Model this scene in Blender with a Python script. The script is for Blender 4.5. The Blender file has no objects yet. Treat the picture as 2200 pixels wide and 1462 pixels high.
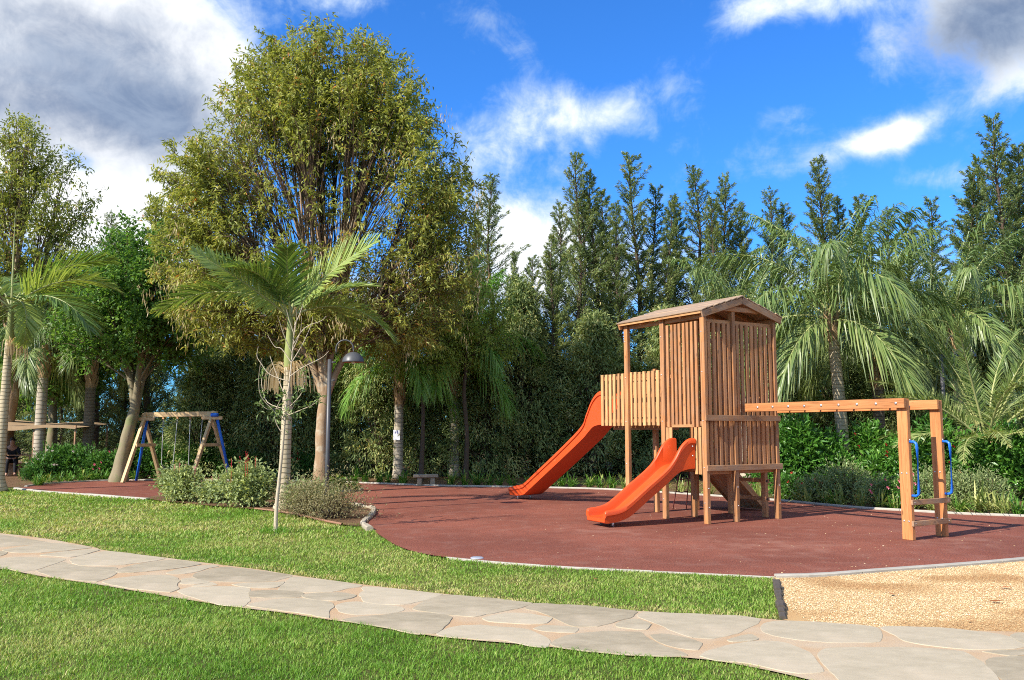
import bpy, bmesh, math, random
import numpy as np
from mathutils import Vector, Matrix

# ------------------------------------------------------------------ camera, world, sun, exposure
SC = bpy.context.scene
COL = SC.collection
R = math.radians
random.seed(5)
RNG = np.random.default_rng(11)

FPX, CXP, CYP, HZP, CAMH = 1850.0, 1100.0, 731.0, 926.0, 1.6     # photograph: focal length, centre, horizon (pixels), eye height
PITCH = math.atan((HZP - CYP) / FPX)
_cp, _sp = math.cos(PITCH), math.sin(PITCH)


def ray(u, v):
    x, y, z = u - CXP, FPX, -(v - CYP)
    return x, y * _cp - z * _sp, y * _sp + z * _cp


def gp(u, v, z=0.0):
    r = ray(u, v)
    t = (z - CAMH) / r[2]
    return r[0] * t, r[1] * t


def at(u, v, Y):
    r = ray(u, v)
    t = Y / r[1]
    return Vector((r[0] * t, Y, CAMH + r[2] * t))


cam = bpy.data.cameras.new('camera')
cam.sensor_width = 36
cam.lens = FPX / 2200 * 36
cam.clip_start = 0.1
cam.clip_end = 3000
camo = bpy.data.objects.new('camera', cam)
camo.location = (0, 0, CAMH)
camo.rotation_euler = (R(90) + PITCH, 0, 0)
COL.objects.link(camo)
SC.camera = camo

SUN_EL = R(37.0)
SHX, SHY = 0.796, 0.605                       # direction the shadows fall in
sun_dir = Vector((-SHX * math.cos(SUN_EL), -SHY * math.cos(SUN_EL), math.sin(SUN_EL))).normalized()
sl = bpy.data.lights.new('sun', 'SUN')
sl.energy = 3.45
sl.angle = R(0.5)
sl.color = (1.0, 0.935, 0.84)
so = bpy.data.objects.new('sun', sl)
so.rotation_euler = (-sun_dir).to_track_quat('-Z', 'Y').to_euler()
so.location = (-20, -15, 25)
COL.objects.link(so)

SC.view_settings.view_transform = 'Standard'
SC.view_settings.look = 'None'
SC.view_settings.gamma = 1
SC.view_settings.exposure = 1.32
SC.cycles.pixel_filter_type = 'BLACKMAN_HARRIS'
SC.cycles.filter_width = 1.05
SC.cycles.use_denoising = False
SC.cycles.max_bounces = 8
SC.view_settings.use_curve_mapping = False


class NT:
    """small helper that adds nodes to a tree"""
    def __init__(s, tree):
        s.t = tree
        s.n = tree.nodes
        s.l = tree.links

    def node(s, typ, ins=None, **kw):
        nd = s.n.new(typ)
        for k, v in kw.items():
            setattr(nd, k, v)
        for k, v in (ins or {}).items():
            s.put(nd.inputs[k], v)
        return nd

    def put(s, sock, v):
        if isinstance(v, bpy.types.NodeSocket):
            s.l.new(v, sock)
        else:
            sock.default_value = v

    def m(s, op, a, b=0.0, c=0.0, clamp=False):
        nd = s.n.new('ShaderNodeMath')
        nd.operation = op
        nd.use_clamp = clamp
        for i, v in enumerate((a, b, c)):
            s.put(nd.inputs[i], v)
        return nd.outputs[0]

    def vm(s, op, a, b=(0, 0, 0)):
        nd = s.n.new('ShaderNodeVectorMath')
        nd.operation = op
        s.put(nd.inputs[0], a)
        s.put(nd.inputs[1], b)
        return nd.outputs['Value'] if op in ('DOT_PRODUCT', 'LENGTH') else nd.outputs[0]

    def mix(s, f, a, b, typ='MIX'):
        nd = s.n.new('ShaderNodeMix')
        nd.data_type = 'RGBA'
        nd.blend_type = typ
        s.put(nd.inputs[0], f)
        s.put(nd.inputs[6], a if not isinstance(a, tuple) else (a + (1,))[:4])
        s.put(nd.inputs[7], b if not isinstance(b, tuple) else (b + (1,))[:4])
        return nd.outputs[2]

    def step(s, x, lo, hi):
        nd = s.n.new('ShaderNodeMapRange')
        nd.interpolation_type = 'SMOOTHSTEP'
        s.put(nd.inputs[0], x)
        s.put(nd.inputs[1], lo)
        s.put(nd.inputs[2], hi)
        return nd.outputs[0]

    def noise(s, vec, scale, detail=4, rough=0.55, dist=0.0):
        nd = s.n.new('ShaderNodeTexNoise')
        if vec is not None:
            s.put(nd.inputs['Vector'], vec)
        nd.inputs['Scale'].default_value = scale
        nd.inputs['Detail'].default_value = detail
        nd.inputs['Roughness'].default_value = rough
        nd.inputs['Distortion'].default_value = dist
        return nd.outputs[0]

    def ramp(s, f, stops):
        nd = s.n.new('ShaderNodeValToRGB')
        s.put(nd.inputs[0], f)
        e = nd.color_ramp.elements
        while len(e) < len(stops):
            e.new(0.5)
        for el, (p, c) in zip(e, stops):
            el.position = p
            el.color = (c + (1,))[:4]
        return nd.outputs[0]


def build_world():
    w = bpy.data.worlds.new('World')
    SC.world = w
    w.use_nodes = True
    t = NT(w.node_tree)
    t.n.clear()
    out = t.node('ShaderNodeOutputWorld')
    bg = t.node('ShaderNodeBackground')
    bg.inputs[1].default_value = 0.15
    t.l.new(bg.outputs[0], out.inputs[0])
    sky = t.node('ShaderNodeTexSky', sky_type='NISHITA', sun_disc=False, sun_elevation=SUN_EL,
                 sun_rotation=math.atan2(sun_dir.x, sun_dir.y), altitude=0, air_density=1.0, dust_density=0.3, ozone_density=2.5)
    blue = t.mix(1.0, sky.outputs[0], (0.135, 0.375, 0.69), 'MULTIPLY')
    d = t.node('ShaderNodeTexCoord').outputs['Generated']
    sep = t.node('ShaderNodeSeparateXYZ', {0: d})
    zc = t.m('ADD', t.m('MAXIMUM', sep.outputs[2], 0.0), 0.22)
    lay = t.node('ShaderNodeCombineXYZ', {0: t.m('DIVIDE', sep.outputs[0], zc), 1: t.m('DIVIDE', sep.outputs[1], zc), 2: 0.3}).outputs[0]
    n1 = t.noise(lay, 2.2, 7, 0.6, 0.3)
    n2 = t.noise(lay, 5.5, 6, 0.62, 0.6)
    n3 = t.noise(d, 7.0, 6, 0.6, 0.5)

    def blob(u, v, ru, rv, rot=0.0):
        c = Vector(ray(u, v)).normalized()
        rt = Vector((0, 0, 1)).cross(c) * -1
        rt.normalize()
        up = rt.cross(c)
        up.normalize()
        a, b = math.cos(R(rot)), math.sin(R(rot))
        e1 = (rt * a + up * b) * (FPX / ru)
        e2 = (up * a - rt * b) * (FPX / rv)
        x = t.vm('DOT_PRODUCT', d, tuple(e1))
        y = t.vm('DOT_PRODUCT', d, tuple(e2))
        r2 = t.m('ADD', t.m('MULTIPLY', x, x), t.m('MULTIPLY', y, y))
        f = t.m('POWER', 2.718, t.m('MULTIPLY', r2, -1.0))
        return t.m('MULTIPLY', f, t.m('GREATER_THAN', t.vm('DOT_PRODUCT', d, tuple(c)), 0.0))

    dens = None

    def add(acc, x, w_):
        y = t.m('MULTIPLY', x, w_)
        return y if acc is None else t.m('ADD', acc, y)
    for (u, v, ru, rv, rot, wt) in [(60, 130, 330, 210, 0, 1.5), (290, 120, 190, 180, -18, .6), (455, 150, 75, 62, 20, .75), (120, 330, 230, 90, 0, .5),
                                    (265, 395, 120, 80, 20, 1.0), (185, 350, 80, 34, -22, -1.15), (300, 510, 220, 55, 0, .8), (745, -5, 90, 38, 0, .75),
                                    (1600, 25, 60, 45, 0, .45), (1770, 0, 130, 42, -8, .7), (2130, 40, 175, 90, 0, 1.15), (2200, 165, 60, 45, 0, .5), (1890, 140, 40, 60, 0, .4),
                                    (1880, 298, 200, 34, 12, .62), (1930, 302, 85, 38, 0, .5), (1700, 252, 70, 28, 0, .35), (1240, 235, 300, 80, 12, .38),
                                    (1340, 265, 130, 55, 0, .34), (1080, 330, 180, 110, 0, .42), (1140, 500, 170, 90, 0, .9), (2040, 380, 120, 30, 0, .4),
                                    (1500, 610, 900, 90, 0, .5), (600, 660, 700, 100, 0, .5), (1600, 330, 120, 25, 10, .2)]:
        dens = add(dens, blob(u, v, ru, rv, rot), wt)
    away = t.step(sep.outputs[1], 0.45, -0.15)                 # the rest of the sky: broken cloud, its unseen cover raised for fill light
    dens = t.m('ADD', dens, t.m('MULTIPLY', away, t.step(n1, 0.40, 0.60)))
    n4 = t.noise(d, 26.0, 5, 0.65, 0.4)
    nn = t.m('ADD', t.m('ADD', t.m('MULTIPLY', t.m('SUBTRACT', n2, 0.5), 0.5), t.m('MULTIPLY', t.m('SUBTRACT', n3, 0.5), 1.5)), t.m('MULTIPLY', t.m('SUBTRACT', n4, 0.5), 0.75))
    raw = t.m('ADD', dens, nn)
    mask = t.step(raw, 0.18, 0.92)
    thick = t.step(t.m('ADD', dens, t.m('MULTIPLY', nn, 0.5)), 0.9, 1.5)
    gray = None
    for (u, v, ru, rv, wt) in [(120, 190, 330, 130, .8), (330, 260, 170, 90, .5), (120, 20, 260, 60, .5), (2140, 50, 170, 85, 1.1), (745, -90, 60, 50, .4)]:
        gray = add(gray, blob(u, v, ru, rv), wt)
    gray = t.m('ADD', gray, t.m('MULTIPLY', t.m('MULTIPLY', away, thick), 0.6))
    gray = t.step(t.m('ADD', gray, t.m('MULTIPLY', nn, 0.8)), 0.0, 1.1)
    lit = t.mix(t.step(raw, 0.35, 1.1), (1.7, 2.25, 2.95), (3.3, 3.35, 3.4))
    cloud = t.mix(gray, lit, t.mix(t.step(n2, 0.35, 0.65), (0.55, 0.78, 1.25), (0.95, 1.2, 1.65)))
    t.l.new(t.mix(mask, blue, cloud), bg.inputs[0])
    w.cycles.sampling_method = 'MANUAL'
    w.cycles.sample_map_resolution = 1024


build_world()

# ------------------------------------------------------------------ helpers: objects, meshes
def link(o, parent=None):
    COL.objects.link(o)
    if parent is not None:
        o.parent = parent
    return o


def tag(o, label=None, cat=None, group=None, kind=None):
    for k, v in (('label', label), ('category', cat), ('group', group), ('kind', kind)):
        if v:
            o[k] = v
    return o


def empty(name, loc=(0, 0, 0), rz=0.0, label=None, cat=None, group=None):
    o = bpy.data.objects.new(name, None)
    o.location = loc
    o.rotation_euler = (0, 0, rz)
    o.empty_display_size = 0.2
    return tag(link(o), label, cat, group)


def obj(name, me, mat=None, parent=None):
    if mat is not None and not me.materials:
        me.materials.append(mat)
    return link(bpy.data.objects.new(name, me), parent)


def copy_tree(o, parent=None):
    c = o.copy()
    COL.objects.link(c)
    c.parent = parent
    for ch in o.children:
        copy_tree(ch, c)
    return c


def mesh_np(name, V, polys, tint=None, mat=None, smooth=False):
    """V (n,3); polys: list of (m,k) index arrays"""
    me = bpy.data.meshes.new(name)
    V = np.asarray(V, dtype=np.float32)
    me.vertices.add(len(V))
    me.vertices.foreach_set('co', V.ravel())
    idx = np.concatenate([p.ravel() for p in polys]).astype(np.int32)
    tot = np.concatenate([np.full(len(p), p.shape[1]) for p in polys]).astype(np.int32)
    st = np.concatenate(([0], np.cumsum(tot)[:-1])).astype(np.int32)
    me.loops.add(len(idx))
    me.loops.foreach_set('vertex_index', idx)
    me.polygons.add(len(tot))
    me.polygons.foreach_set('loop_start', st)
    me.polygons.foreach_set('use_smooth', np.full(len(tot), bool(smooth)))
    if tint is not None:
        a = me.attributes.new('tint', 'FLOAT', 'POINT')
        a.data.foreach_set('value', np.asarray(tint, dtype=np.float32))
    me.update(calc_edges=True)
    if mat is not None:
        me.materials.append(mat)
    return me


def unit(v):
    v = np.asarray(v, dtype=float)
    return v / np.maximum(np.linalg.norm(v, axis=-1, keepdims=True), 1e-9)


class Soup:
    """collects vertex and face arrays"""
    def __init__(s):
        s.V, s.P, s.T, s.n = [], {3: [], 4: []}, [], 0

    def add(s, V, polys, tint=0.5):
        V = np.asarray(V, dtype=float).reshape(-1, 3)
        s.V.append(V)
        for p in polys:
            p = np.asarray(p)
            s.P[p.shape[1]].append(p + s.n)
        s.T.append(np.broadcast_to(np.asarray(tint, dtype=float), (len(V),)))
        s.n += len(V)

    def mesh(s, name, mat=None, smooth=False):
        ps = [np.concatenate(s.P[k]) for k in (3, 4) if s.P[k]]
        return mesh_np(name, np.concatenate(s.V), ps, np.concatenate(s.T), mat, smooth)

    # many leaves at once: rhombic, folded blades
    def leaves(s, P, D, L, W, tint, fold=0.25, droop=0.15, up=None):
        n = len(P)
        D = unit(D)
        ref = np.tile([0, 0, 1.0], (n, 1)) if up is None else up
        ref = ref + RNG.normal(0, 0.45, (n, 3))
        S = unit(np.cross(D, ref))
        N = np.cross(S, D)
        L = np.broadcast_to(L, (n,))[:, None]
        W = np.broadcast_to(W, (n,))[:, None]
        a = P
        b = P + D * L * 0.45 + S * W * 0.5 + N * W * fold
        c = P + D * L - N * L * droop
        e = P + D * L * 0.45 - S * W * 0.5 + N * W * fold
        V = np.stack([a, b, c, e], 1).reshape(-1, 3)
        i = np.arange(n)[:, None] * 4
        q = np.concatenate([i, i + 1, i + 2, i + 3], 1)
        s.add(V, [q], np.repeat(np.broadcast_to(tint, (n,)), 4))

    def tube(s, pts, rad, sides=6, tint=0.5, cap=False):
        pts = np.asarray(pts, dtype=float)
        k = len(pts)
        rad = np.broadcast_to(rad, (k,))
        T = np.gradient(pts, axis=0)
        T = unit(T)
        ref = np.array([0, 0, 1.0]) if abs(T[:, 2]).mean() < 0.8 else np.array([1.0, 0, 0])
        A = unit(np.cross(T, ref))
        B = np.cross(T, A)
        th = np.linspace(0, 2 * np.pi, sides, endpoint=False)
        V = pts[:, None] + rad[:, None, None] * (A[:, None] * np.cos(th)[None, :, None] + B[:, None] * np.sin(th)[None, :, None])
        i = np.arange(k - 1)[:, None] * sides
        j = np.arange(sides)[None]
        j2 = (j + 1) % sides
        q = np.stack([i + j, i + j2, i + sides + j2, i + sides + j], -1).reshape(-1, 4)
        V = V.reshape(-1, 3)
        polys = [q]
        if cap:
            V = np.concatenate([V, pts[:1], pts[-1:]])
            c0, c1 = len(V) - 2, len(V) - 1
            jj = np.arange(sides)
            polys.append(np.stack([np.full(sides, c0), (jj + 1) % sides, jj], -1))
            o = (k - 1) * sides
            polys.append(np.stack([np.full(sides, c1), o + jj, o + (jj + 1) % sides], -1))
        s.add(V, polys, tint)

    def ribbons(s, P, tint):
        """P (n,k,2,3): left/right points of n strips with k stations"""
        n, k = P.shape[:2]
        V = P.reshape(-1, 3)
        base = (np.arange(n) * k * 2)[:, None]
        j = np.arange(k - 1)[None] * 2
        b = base + j
        q = np.stack([b, b + 1, b + 3, b + 2], -1).reshape(-1, 4)
        s.add(V, [q], np.repeat(np.broadcast_to(tint, (n,)), k * 2))


def bez(p0, p1, p2, p3, k):
    t = np.linspace(0, 1, k)[:, None]
    return (1 - t) ** 3 * p0 + 3 * (1 - t) ** 2 * t * p1 + 3 * (1 - t) * t ** 2 * p2 + t ** 3 * p3


def hash2(ix, iy, seed):
    h = np.sin(ix * 127.1 + iy * 311.7 + seed * 74.7) * 43758.5453
    return h - np.floor(h)


def vnoise(x, y, seed=0):
    ix, iy = np.floor(x), np.floor(y)
    fx, fy = x - ix, y - iy
    fx, fy = fx * fx * (3 - 2 * fx), fy * fy * (3 - 2 * fy)
    a, b = hash2(ix, iy, seed), hash2(ix + 1, iy, seed)
    c, d = hash2(ix, iy + 1, seed), hash2(ix + 1, iy + 1, seed)
    return (a * (1 - fx) + b * fx) * (1 - fy) + (c * (1 - fx) + d * fx) * fy


def in_poly(P, x, y):
    P = np.asarray(P)
    r = np.zeros(len(x), dtype=bool)
    j = len(P) - 1
    for i in range(len(P)):
        c = (P[i, 1] > y) != (P[j, 1] > y)
        with np.errstate(divide='ignore', invalid='ignore'):
            xi = (P[j, 0] - P[i, 0]) * (y - P[i, 1]) / (P[j, 1] - P[i, 1]) + P[i, 0]
        r ^= c & (x < xi)
        j = i
    return r


def catmull(P, sub=5, closed=True):
    P = np.asarray(P, dtype=float)
    n = len(P)
    out = []
    for i in range(n if closed else n - 1):
        if closed:
            a, b, c, d = P[i - 1], P[i], P[(i + 1) % n], P[(i + 2) % n]
        else:
            a, b, c, d = P[max(i - 1, 0)], P[i], P[i + 1], P[min(i + 2, n - 1)]
        for t in np.linspace(0, 1, sub, endpoint=False):
            out.append(0.5 * ((2 * b) + (c - a) * t + (2 * a - 5 * b + 4 * c - d) * t * t + (-a + 3 * b - 3 * c + d) * t ** 3))
    if not closed:
        out.append(P[-1])
    return np.array(out)


# ------------------------------------------------------------------ materials
def new_mat(name):
    m = bpy.data.materials.new(name)
    m.use_nodes = True
    t = NT(m.node_tree)
    t.n.clear()
    out = t.node('ShaderNodeOutputMaterial')
    return m, t, out


def principled(t, out, col, rough=0.6, bump=None, bstr=0.3, bdist=0.01, spec=0.4, metal=0.0):
    p = t.node('ShaderNodeBsdfPrincipled')
    t.put(p.inputs['Base Color'], col if not isinstance(col, tuple) else (col + (1,))[:4])
    t.put(p.inputs['Roughness'], rough)
    p.inputs['Specular IOR Level'].default_value = spec
    p.inputs['Metallic'].default_value = metal
    if bump is not None:
        b = t.node('ShaderNodeBump', {'Height': bump})
        b.inputs['Strength'].default_value = bstr
        b.inputs['Distance'].default_value = bdist
        t.l.new(b.outputs[0], p.inputs['Normal'])
    t.l.new(p.outputs[0], out.inputs[0])
    return p


def leaf_mat(name, stops, trans=0.35, rough=0.5, spec=0.3, tcol=(1.25, 1.2, 0.6), gain=1.3):
    stops = [(p_, tuple(min(0.9, x_ * gain) for x_ in c_)) for p_, c_ in stops]
    m, t, out = new_mat(name)
    a = t.node('ShaderNodeAttribute', attribute_name='tint')
    rnd = t.node('ShaderNodeObjectInfo').outputs['Random']
    f = t.m('ADD', a.outputs['Fac'], t.m('MULTIPLY', t.m('SUBTRACT', rnd, 0.5), 0.14), clamp=True)
    col = t.ramp(f, stops)
    p = principled(t, out, col, rough, spec=spec)
    tr = t.node('ShaderNodeBsdfTranslucent', {0: t.mix(1.0, col, tcol, 'MULTIPLY')})
    mx = t.node('ShaderNodeMixShader', {0: trans, 1: p.outputs[0], 2: tr.outputs[0]})
    t.l.new(mx.outputs[0], out.inputs[0])
    return m


def wood_mat(name, c0, c1, c2, gray=0.0, rough=0.62):
    """grain runs along the board's own x axis"""
    m, t, out = new_mat(name)
    tc = t.node('ShaderNodeTexCoord').outputs['Object']
    rnd = t.node('ShaderNodeObjectInfo').outputs['Random']
    off = t.node('ShaderNodeCombineXYZ', {0: t.m('MULTIPLY', rnd, 37.0), 1: t.m('MULTIPLY', rnd, 11.0), 2: t.m('MULTIPLY', rnd, 23.0)}).outputs[0]
    v = t.vm('ADD', tc, off)
    g = t.vm('MULTIPLY', v, (1.3, 26.0, 26.0))
    fine = t.vm('MULTIPLY', v, (6.0, 190.0, 190.0))
    n1 = t.noise(g, 1.0, 4, 0.6, 0.8)
    n2 = t.noise(fine, 1.0, 3, 0.6)
    big = t.noise(v, 1.6, 2, 0.5)
    col = t.ramp(t.m('ADD', t.m('MULTIPLY', n1, 0.75), t.m('MULTIPLY', n2, 0.25)), [(0.28, c0), (0.5, c1), (0.72, c2)])
    vor = t.node('ShaderNodeTexVoronoi', {'Vector': t.vm('MULTIPLY', v, (3.0, 9.0, 9.0)), 'Scale': 1.0})
    kn = t.step(vor.outputs['Distance'], 0.16, 0.05)
    col = t.mix(t.m('MULTIPLY', kn, 0.75), col, tuple(x * 0.42 for x in c0))
    crk = t.step(t.m('ABSOLUTE', t.m('SUBTRACT', t.noise(t.vm('MULTIPLY', v, (0.8, 34.0, 34.0)), 1.0, 2, 0.5), 0.5)), 0.016, 0.0)
    col = t.mix(t.m('MULTIPLY', crk, 0.5), col, tuple(x * 0.3 for x in c0))
    br = t.m('ADD', 0.62, t.m('ADD', t.m('MULTIPLY', rnd, 0.42), t.m('MULTIPLY', big, 0.4)))
    col = t.mix(1.0, col, t.node('ShaderNodeCombineColor', {0: br, 1: br, 2: br}).outputs[0], 'MULTIPLY')
    if gray:
        col = t.mix(t.m('MULTIPLY', t.step(t.noise(v, 5.0, 3), 0.35, 0.65), gray), col, (0.27, 0.2, 0.14))
    principled(t, out, col, rough, n2, 0.35, 0.003, spec=0.3)
    return m


def plain_mat(name, col, rough=0.5, metal=0.0, spec=0.5, var=0.15, scale=8.0, bump=0.0):
    m, t, out = new_mat(name)
    tc = t.node('ShaderNodeTexCoord').outputs['Object']
    n = t.noise(tc, scale, 4, 0.6)
    c = t.mix(n, tuple(x * (1 - var) for x in col), tuple(min(1, x * (1 + var)) for x in col))
    rg = t.m('ADD', rough - 0.08, t.m('MULTIPLY', n, 0.16))
    principled(t, out, c, rg, n if bump else None, bump, 0.01, spec, metal)
    return m


M = {}
M['wood'] = wood_mat('larch_wood', (0.21, 0.08, 0.026), (0.40, 0.175, 0.064), (0.53, 0.27, 0.11), gray=0.22)
M['wood_pale'] = wood_mat('pale_larch_wood', (0.32, 0.15, 0.055), (0.50, 0.265, 0.11), (0.62, 0.36, 0.165))
M['wood_beam'] = wood_mat('oiled_beam_wood', (0.28, 0.10, 0.03), (0.44, 0.178, 0.06), (0.54, 0.25, 0.095))
M['wood_worn'] = wood_mat('worn_board_wood', (0.19, 0.09, 0.04), (0.34, 0.175, 0.08), (0.42, 0.24, 0.12), gray=0.5)
M['wood_swing'] = wood_mat('swing_wood', (0.40, 0.25, 0.12), (0.58, 0.40, 0.2), (0.66, 0.48, 0.27))
M['roof_wood'] = wood_mat('roof_plank_wood', (0.2, 0.12, 0.065), (0.36, 0.24, 0.14), (0.46, 0.34, 0.22), gray=0.6)
def slide_mat():
    m, t, out = new_mat('orange_slide_plastic')
    tc = t.node('ShaderNodeTexCoord').outputs['Object']
    a = t.noise(tc, 3.0, 5, 0.65)
    sc = t.noise(t.vm('MULTIPLY', tc, (5.0, 55.0, 5.0)), 1.0, 4, 0.7)
    dirt = t.noise(tc, 9.0, 6, 0.7)
    col = t.mix(a, (0.54, 0.058, 0.010), (0.66, 0.085, 0.014))
    col = t.mix(t.m('MULTIPLY', t.step(sc, 0.58, 0.78), 0.3), col, (0.72, 0.2, 0.08))
    col = t.mix(t.m('MULTIPLY', t.step(dirt, 0.56, 0.8), 0.35), col, (0.3, 0.06, 0.03))
    principled(t, out, col, t.m('ADD', 0.3, t.m('MULTIPLY', dirt, 0.25)), sc, 0.05, 0.004, spec=0.4)
    return m


M['slide'] = slide_mat()
M['blue'] = plain_mat('blue_powder_coat', (0.012, 0.14, 0.62), 0.35, var=0.06)
M['steel'] = plain_mat('galvanised_steel', (0.62, 0.62, 0.6), 0.35, metal=0.8)
M['chain'] = plain_mat('chain_steel', (0.42, 0.42, 0.4), 0.5, metal=0.4)
M['black'] = plain_mat('black_rubber', (0.02, 0.02, 0.022), 0.7)
M['lamp'] = plain_mat('charcoal_paint', (0.062, 0.062, 0.064), 0.45, var=0.12)
M['lamp_inner'] = plain_mat('copper_lamp_lining', (0.3, 0.13, 0.05), 0.5)
M['white'] = plain_mat('white_enamel', (0.8, 0.8, 0.8), 0.4, var=0.03)
M['sign_blue'] = plain_mat('sign_blue', (0.02, 0.03, 0.22), 0.5)
M['stone_bench'] = plain_mat('bench_concrete', (0.24, 0.21, 0.15), 0.85, var=0.25, bump=0.4)
M['kerb'] = plain_mat('kerb_concrete', (0.36, 0.33, 0.27), 0.85, var=0.28, scale=5.0, bump=0.4)
M['log'] = plain_mat('weathered_log', (0.33, 0.28, 0.2), 0.9, var=0.35, scale=9.0, bump=0.5)
M['edge_dark'] = plain_mat('dark_edging', (0.07, 0.055, 0.04), 0.9, var=0.5, scale=14.0, bump=0.6)
M['terracotta'] = plain_mat('terracotta_pipe', (0.24, 0.12, 0.065), 0.7, var=0.2)
M['canvas'] = plain_mat('shade_canvas', (0.33, 0.22, 0.12), 0.85, var=0.25)
M['skin'] = plain_mat('skin', (0.36, 0.2, 0.13), 0.55)
M['cloth_dark'] = plain_mat('dark_clothing', (0.012, 0.012, 0.015), 0.9)
M['hair'] = plain_mat('dark_hair', (0.012, 0.009, 0.008), 0.6)
M['rope'] = plain_mat('red_rope', (0.17, 0.04, 0.035), 0.8)
M['red_flower'] = plain_mat('red_petal', (0.55, 0.03, 0.035), 0.6)
M['pink_flower'] = plain_mat('pink_petal', (0.72, 0.16, 0.22), 0.6)
M['white_flower'] = plain_mat('pale_petal', (0.8, 0.68, 0.62), 0.6)
M['drain'] = plain_mat('drain_cap_grey', (0.3, 0.32, 0.36), 0.5, var=0.1)
M['dead_leaf'] = plain_mat('dead_leaf', (0.4, 0.13, 0.04), 0.7, var=0.3)

M['ash_leaf'] = leaf_mat('ash_foliage', [(0.0, (0.11, 0.135, 0.022)), (0.45, (0.22, 0.24, 0.05)), (0.8, (0.32, 0.335, 0.09)), (0.95, (0.40, 0.34, 0.11)), (1.0, (0.42, 0.2, 0.06))], 0.42)
M['light_leaf'] = leaf_mat('light_feathery_foliage', [(0.0, (0.13, 0.19, 0.03)), (0.5, (0.24, 0.31, 0.055)), (1.0, (0.38, 0.42, 0.12))], 0.42, gain=1.3)
M['seed'] = leaf_mat('dry_seed_tassels', [(0.0, (0.3, 0.22, 0.1)), (1.0, (0.46, 0.36, 0.2))], 0.3)
M['green_leaf'] = leaf_mat('bright_maple_foliage', [(0.0, (0.045, 0.10, 0.018)), (0.5, (0.085, 0.165, 0.03)), (1.0, (0.16, 0.25, 0.06))], 0.45, gain=1.65)
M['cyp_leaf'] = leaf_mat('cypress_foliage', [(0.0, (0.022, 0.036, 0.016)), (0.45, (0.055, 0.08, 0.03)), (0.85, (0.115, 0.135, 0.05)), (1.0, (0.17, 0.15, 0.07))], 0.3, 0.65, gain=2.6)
M['khaki_leaf'] = leaf_mat('khaki_conifer_foliage', [(0.0, (0.032, 0.05, 0.018)), (0.4, (0.078, 0.105, 0.036)), (0.8, (0.15, 0.165, 0.06)), (1.0, (0.235, 0.2, 0.09))], 0.34, 0.65, gain=2.7)
M['king_leaf'] = leaf_mat('king_palm_foliage', [(0.0, (0.025, 0.06, 0.015)), (0.5, (0.075, 0.125, 0.028)), (1.0, (0.19, 0.235, 0.06))], 0.34, 0.4, 0.5, gain=1.85)
M['queen_leaf'] = leaf_mat('queen_palm_foliage', [(0.0, (0.04, 0.08, 0.022)), (0.5, (0.11, 0.165, 0.045)), (1.0, (0.27, 0.30, 0.11))], 0.32, 0.38, 0.5, gain=1.35)
M['fresh_lit_leaf'] = leaf_mat('fresh_lit_palm_foliage', [(0.0, (0.05, 0.13, 0.02)), (0.5, (0.12, 0.25, 0.04)), (1.0, (0.24, 0.36, 0.08))], 0.4, 0.38, 0.5, gain=1.35)  # fresher green, with sunlight painted in by a brighter colour for the middle palms
M['strap_leaf'] = leaf_mat('strap_foliage', [(0.0, (0.035, 0.10, 0.012)), (0.6, (0.085, 0.20, 0.025)), (1.0, (0.34, 0.36, 0.10))], 0.3, 0.4)
M['strap_pale'] = leaf_mat('striped_strap_foliage', [(0.0, (0.08, 0.13, 0.03)), (0.5, (0.20, 0.24, 0.06)), (1.0, (0.46, 0.44, 0.17))], 0.3, 0.4)
M['bush_leaf'] = leaf_mat('glossy_bush_foliage', [(0.0, (0.03, 0.085, 0.012)), (0.5, (0.06, 0.16, 0.022)), (1.0, (0.15, 0.27, 0.045))], 0.3, 0.36, 0.5, gain=1.5)
M['sage_leaf'] = leaf_mat('sage_foliage', [(0.0, (0.09, 0.12, 0.05)), (0.5, (0.17, 0.205, 0.085)), (1.0, (0.31, 0.335, 0.13))], 0.3, 0.6, gain=1.75)
M['dry_leaf'] = leaf_mat('dry_shrub_foliage', [(0.0, (0.13, 0.105, 0.05)), (0.5, (0.2, 0.18, 0.085)), (1.0, (0.3, 0.25, 0.13))], 0.25, 0.7)
M['dark_leaf'] = leaf_mat('shade_bush_foliage', [(0.0, (0.02, 0.06, 0.012)), (0.5, (0.045, 0.115, 0.02)), (1.0, (0.09, 0.18, 0.035))], 0.3, 0.45, gain=1.7)
M['olive_leaf'] = leaf_mat('sapling_foliage', [(0.0, (0.09, 0.14, 0.04)), (1.0, (0.2, 0.26, 0.09))], 0.3, 0.5)
M['grass'] = leaf_mat('grass_blades', [(0.0, (0.065, 0.15, 0.012)), (0.38, (0.125, 0.235, 0.024)), (0.62, (0.225, 0.29, 0.06)), (0.85, (0.37, 0.345, 0.13)), (1.0, (0.45, 0.36, 0.17))], 0.38, 0.5, gain=1.45)


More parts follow.
